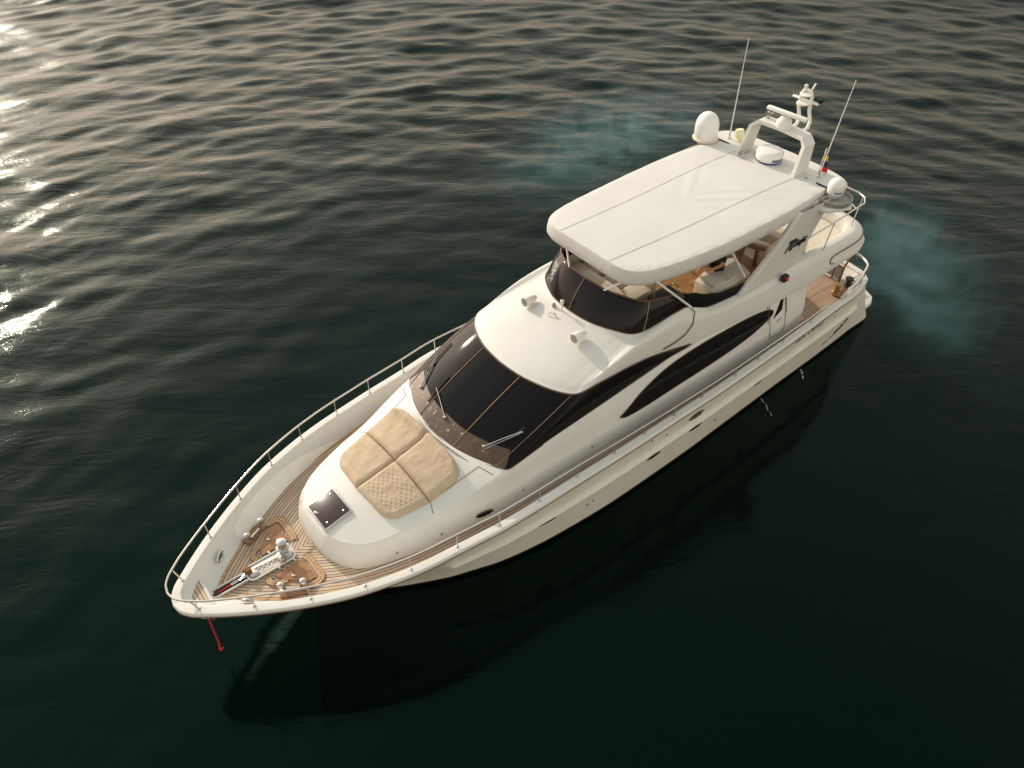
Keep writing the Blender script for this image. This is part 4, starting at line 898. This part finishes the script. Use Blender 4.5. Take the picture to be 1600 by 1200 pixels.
# person
def skin_body(name, pts, edges, m, parent=None, sub=2):
    me = bpy.data.meshes.new(name); me.from_pydata([p[:3] for p in pts], edges, []); me.materials.append(m)
    o = bpy.data.objects.new(name, me); COL.objects.link(o)
    s = o.modifiers.new('skin', 'SKIN'); me.skin_vertices.new() if not me.skin_vertices else None
    for v, p in zip(me.skin_vertices[0].data, pts): v.radius = (p[3], p[4] if len(p) > 4 else p[3])
    me.skin_vertices[0].data[0].use_root = True
    s.use_smooth_shade = True; sb_ = o.modifiers.new('sub', 'SUBSURF'); sb_.levels = sub; sb_.render_levels = sub
    bpy.context.view_layer.update()
    dg = bpy.context.evaluated_depsgraph_get(); me2 = bpy.data.meshes.new_from_object(o.evaluated_get(dg)); me2.name = name
    bpy.data.objects.remove(o); o = bpy.data.objects.new(name, me2); COL.objects.link(o); o.parent = parent
    me2.polygons.foreach_set('use_smooth', [True]*len(me2.polygons))
    if not me2.materials: me2.materials.append(m)
    return o
def make_person():
    r = bpy.data.objects.new('person', None); COL.objects.link(r); r.location = (2.35, .95, 4.87); tag(r, 'person in black shirt and shorts sitting under the canvas roof with bare legs', 'person')
    # local: +x forward, seated on the pad
    pts = [(0, 0, .10, .13, .11), (0, .10, .10, .09), (0, -.10, .10, .09), (-.02, 0, .30, .12, .10), (-.01, 0, .46, .14, .11), (0, 0, .56, .06), (.02, 0, .64, .055), (.03, 0, .72, .085, .095), (.03, 0, .80, .08, .09),
           (.22, .12, .11, .08), (.42, .14, .09, .06), (.46, .14, -.10, .052), (.44, .14, -.38, .035), (.54, .14, -.42, .03), (.64, .145, -.435, .022),
           (.22, -.12, .11, .08), (.42, -.13, .10, .06), (.52, -.13, -.08, .052), (.54, -.13, -.36, .035), (.62, -.13, -.41, .03), (.72, -.13, -.43, .022),
           (0, .20, .50, .055), (.08, .24, .30, .042), (.28, .18, .18, .033), (.36, .16, .17, .03),
           (0, -.20, .50, .055), (.10, -.24, .31, .042), (.30, -.16, .2, .033), (.38, -.14, .19, .03)]
    ed = [(0, 1), (0, 2), (0, 3), (3, 4), (4, 5), (5, 6), (6, 7), (7, 8), (1, 9), (9, 10), (10, 11), (11, 12), (12, 13), (13, 14), (2, 15), (15, 16), (16, 17), (17, 18), (18, 19), (19, 20), (4, 21), (21, 22), (22, 23), (23, 24), (4, 25), (25, 26), (26, 27), (27, 28)]
    skin_body('body', pts, ed, SKIN, r)
    for sy, hx in ((1, (.36, .16, .17)), (-1, (.38, -.14, .19))):
        for k in range(4):
            y0 = hx[1]+(k-1.5)*.02; L = (.065, .078, .072, .055)[k]
            skin_body('finger', [(hx[0]+.02, y0, hx[2], .010), (hx[0]+.05, y0, hx[2]-.003, .009), (hx[0]+.05+L*.5, y0, hx[2]-.015, .008), (hx[0]+.05+L, y0, hx[2]-.035, .007)], [(0, 1), (1, 2), (2, 3)], SKIN, r, 1)
        skin_body('thumb', [(hx[0], hx[1]-.03*sy, hx[2], .011), (hx[0]+.035, hx[1]-.055*sy, hx[2]-.005, .010), (hx[0]+.065, hx[1]-.06*sy, hx[2]-.015, .008)], [(0, 1), (1, 2)], SKIN, r, 1)
    skin_body('shirt', [(0, 0, .12, .15, .13), (-.02, 0, .30, .14, .12), (-.01, 0, .47, .155, .125), (0, 0, .54, .085), (0, .20, .50, .07), (.05, .23, .38, .062), (0, -.20, .50, .07), (.06, -.23, .38, .062)], [(0, 1), (1, 2), (2, 3), (2, 4), (4, 5), (2, 6), (6, 7)], CLOTH_BLACK, r)
    skin_body('shorts', [(0, 0, .10, .15, .13), (.08, .10, .11, .105), (.28, .125, .105, .09), (.08, -.10, .11, .105), (.28, -.125, .105, .09)], [(0, 1), (1, 2), (0, 3), (3, 4)], CLOTH_BLACK, r)
    bm = B(); bmesh.ops.create_uvsphere(bm, u_segments=20, v_segments=12, radius=.115)
    for v in bm.verts:
        v.co = Vector((v.co.x*.92+.005, v.co.y*.85, v.co.z*.95+.785))
        if v.co.x > .05 and v.co.z < .80: v.co.x = .05
    fin('hair', bm, HAIR, r)
    bm = B(); tube(bm, [(.10, 0, .745), (.128, 0, .72)], .012, 6); fin('nose', bm, SKIN, r)
    for sg in (1, -1):
        bm = B(); bmesh.ops.create_uvsphere(bm, u_segments=8, v_segments=6, radius=.011, matrix=Matrix.Translation((.108, .032*sg, .755))); fin('eye', bm, BLACK, r)
        bm = B(); bmesh.ops.create_uvsphere(bm, u_segments=8, v_segments=6, radius=.025, matrix=Matrix.Translation((.02, .092*sg, .74)) @ Matrix.Diagonal((.7, .4, 1.1, 1))); fin('ear', bm, SKIN, r)
    bm = B(); tube(bm, [(.104, -.022, .695), (.112, 0, .693), (.104, .022, .695)], .006, 6); fin('mouth', bm, REDC, r)
    r.rotation_euler = (0, 0, R(-25)); r.location = (2.35, .98, 4.78)
    return r
make_person()
# rattan chair
def rattan_chair():
    r = bpy.data.objects.new('rattan_chair', None); COL.objects.link(r); r.location = (1.25, .55, 4.32); r.rotation_euler = (0, 0, R(-20))
    tag(r, 'round brown rattan chair behind the seated person on the upper deck', 'chair')
    bm = B(); lathe(bm, [(.26, .36), (.30, .38), (.30, .43), (.001, .44)], Matrix(), 28); fin('seat', bm, RATTAN, r)
    bm = B(); rws = []
    for z, q_ in ((.38, .29), (.6, .33), (.78, .36)):
        rws.append([(q_*math.cos(a), q_*math.sin(a), z+.05*math.cos(a/2.0)) for a in np.linspace(R(60), R(300), 26)])
    inner_ = [[(p[0]*.93, p[1]*.93, p[2]) for p in q_] for q_ in rws]; grid(bm, rws+inner_[::-1]); fin('backrest', bm, RATTAN, r)
    for a in (45, 135, 225, 315): bm = B(); tube(bm, [(.22*math.cos(R(a)), .22*math.sin(R(a)), .38), (.27*math.cos(R(a)), .27*math.sin(R(a)), 0)], .02, 8); fin('leg', bm, RATTAN, r)
rattan_chair()
# ensign by the port antenna
bm = B(); pole = [(-.95, 1.18, 6.6), (-1.1, 1.16, 7.25)]
tube(bm, pole, .016, 8); FG = fin('flag_pole', bm, WHITE, None, recenter=True); FG.name = 'furled_flag'; tag(FG, 'small furled yellow, blue and red flag on a white staff beside the port aerial', 'flag')
for k, mm in enumerate((YEL, NAVY, REDC)):
    z1 = 7.1-.15*k; bm = B(); rws = [[(-1.0-.02*j+.02*math.sin(j*1.3+i), 1.2+.018*j*(1+k*.5)+.006*math.sin(j*2), z1-.15*i-.01*j) for j in range(5)] for i in range(2)]
    rws2 = [[(a-.006, b_, c) for a, b_, c in r] for r in rws]; grid(bm, rws+rws2[::-1])
    bmesh.ops.translate(bm, verts=bm.verts, vec=-FG.location); fin('flag_band', bm, mm, FG)
# red line hanging from the stem, with hook
bm = B(); L = [(17.0, .16, 1.95), (17.01, .17, 1.4), (17.02, .17, .9), (17.03, .18, .55)]
tube(bm, L, .022, 6); RP = fin('hanging_line', bm, REDROPE, None, recenter=True); tag(RP, 'red line hanging from the bow to just above the water', 'line')
bm = B(); tube(bm, [(17.03, .18, .58), (17.06, .2, .50), (17.04, .24, .44), (17.0, .22, .49)], .02, 6); bmesh.ops.translate(bm, verts=bm.verts, vec=-RP.location); fin('hook', bm, RED, RP)
# anchor at the stem
bm = B(); tube(bm, [(16.75, .0, 1.75), (16.95, .12, 1.6)], .06, 8); box(bm, (16.86, .2, 1.68), (.22, .08, .18), (R(30), R(20), 0), .03); fin('anchor', bm, mat('rusty_iron', (.13, .07, .05), .7), Y)
# discharge water at the port side
FO = mat('foam', (.75, .8, .8), .6)
for pts, where in (([(.62, 2.22, .02), (.68, 2.34, .02), (.72, 2.5, .02), (.86, 2.66, .02), (.92, 2.82, .02), (1.0, 2.95, .02)], 'nearer the middle of the yacht'), ([(-1.46, 2.12, .02), (-1.40, 2.25, .02), (-1.25, 2.38, .02), (-1.12, 2.48, .02)], 'nearer the stern')):
    c0 = crv(pts, 22); bm = B()
    for i in range(0, 21):
        if random.random() < .25: continue
        a = c0[i]+rng.normal(size=3)*np.array([.02, .02, 0]); tube(bm, [a, (a+c0[i+1])/2, c0[i+1]], [.004, .006+.012*random.random(), .004], 5)
    fo = fin('foam_streak', bm, FO, None, recenter=True); tag(fo, 'thin broken white foam streak on dark water beside the port hull, '+where, 'foam', kind='stuff')

# ---------------------------------------------------------------- exhaust haze
def smoke(name, c, s, rotz, dens, label, col=(.30, .62, .72)):
    bm = B(); bmesh.ops.create_icosphere(bm, subdivisions=3, radius=1)
    for v in bm.verts: v.co = Vector((v.co.x*s[0], v.co.y*s[1], v.co.z*s[2]))
    me = bpy.data.meshes.new(name); bm.to_mesh(me); bm.free()
    o = bpy.data.objects.new(name, me); COL.objects.link(o); o.location = c; o.rotation_euler = (0, 0, rotz); tag(o, label, 'smoke', kind='stuff')
    m = bpy.data.materials.new(name); m.use_nodes = True; n = m.node_tree.nodes; l = m.node_tree.links; n.clear()
    out = n.new('ShaderNodeOutputMaterial'); vs = n.new('ShaderNodeVolumePrincipled'); l.new(vs.outputs[0], out.inputs['Volume'])
    vs.inputs['Color'].default_value = (*col, 1); vs.inputs['Anisotropy'].default_value = .2
    t = n.new('ShaderNodeTexCoord'); x = n.new('ShaderNodeTexNoise'); x.inputs['Scale'].default_value = .42; x.inputs['Detail'].default_value = 6; x.inputs['Roughness'].default_value = .62; x.inputs['Distortion'].default_value = 1.6; l.new(t.outputs['Object'], x.inputs['Vector'])
    mp = n.new('ShaderNodeMapping'); mp.inputs['Scale'].default_value = (1/s[0], 1/s[1], 1/s[2]); l.new(t.outputs['Object'], mp.inputs[0])
    ln = n.new('ShaderNodeVectorMath'); ln.operation = 'LENGTH'; l.new(mp.outputs[0], ln.inputs[0])
    f = n.new('ShaderNodeMapRange'); f.inputs['From Min'].default_value = 1; f.inputs['From Max'].default_value = -.1; f.interpolation_type = 'SMOOTHSTEP'; l.new(ln.outputs['Value'], f.inputs['Value'])
    g = n.new('ShaderNodeMapRange'); g.inputs['From Min'].default_value = .40; g.inputs['From Max'].default_value = .80; l.new(x.outputs[0], g.inputs['Value'])
    a = n.new('ShaderNodeMath'); a.operation = 'MULTIPLY'; l.new(f.outputs[0], a.inputs[0]); l.new(g.outputs[0], a.inputs[1])
    b_ = n.new('ShaderNodeMath'); b_.operation = 'MULTIPLY'; l.new(a.outputs[0], b_.inputs[0]); b_.inputs[1].default_value = dens; l.new(b_.outputs[0], vs.inputs['Density'])
    me.materials.append(m)
smoke('exhaust_smoke', (-6.0, -11.6, 1.45), (9.0, 4.6, 1.25), R(12), .36, 'thin blue exhaust haze drifting over the water beyond the starboard side')
smoke('exhaust_smoke', (-7.6, 1.7, 1.30), (6.6, 3.3, 1.2), R(47), .52, 'blue puff of exhaust haze over the water behind the stern')
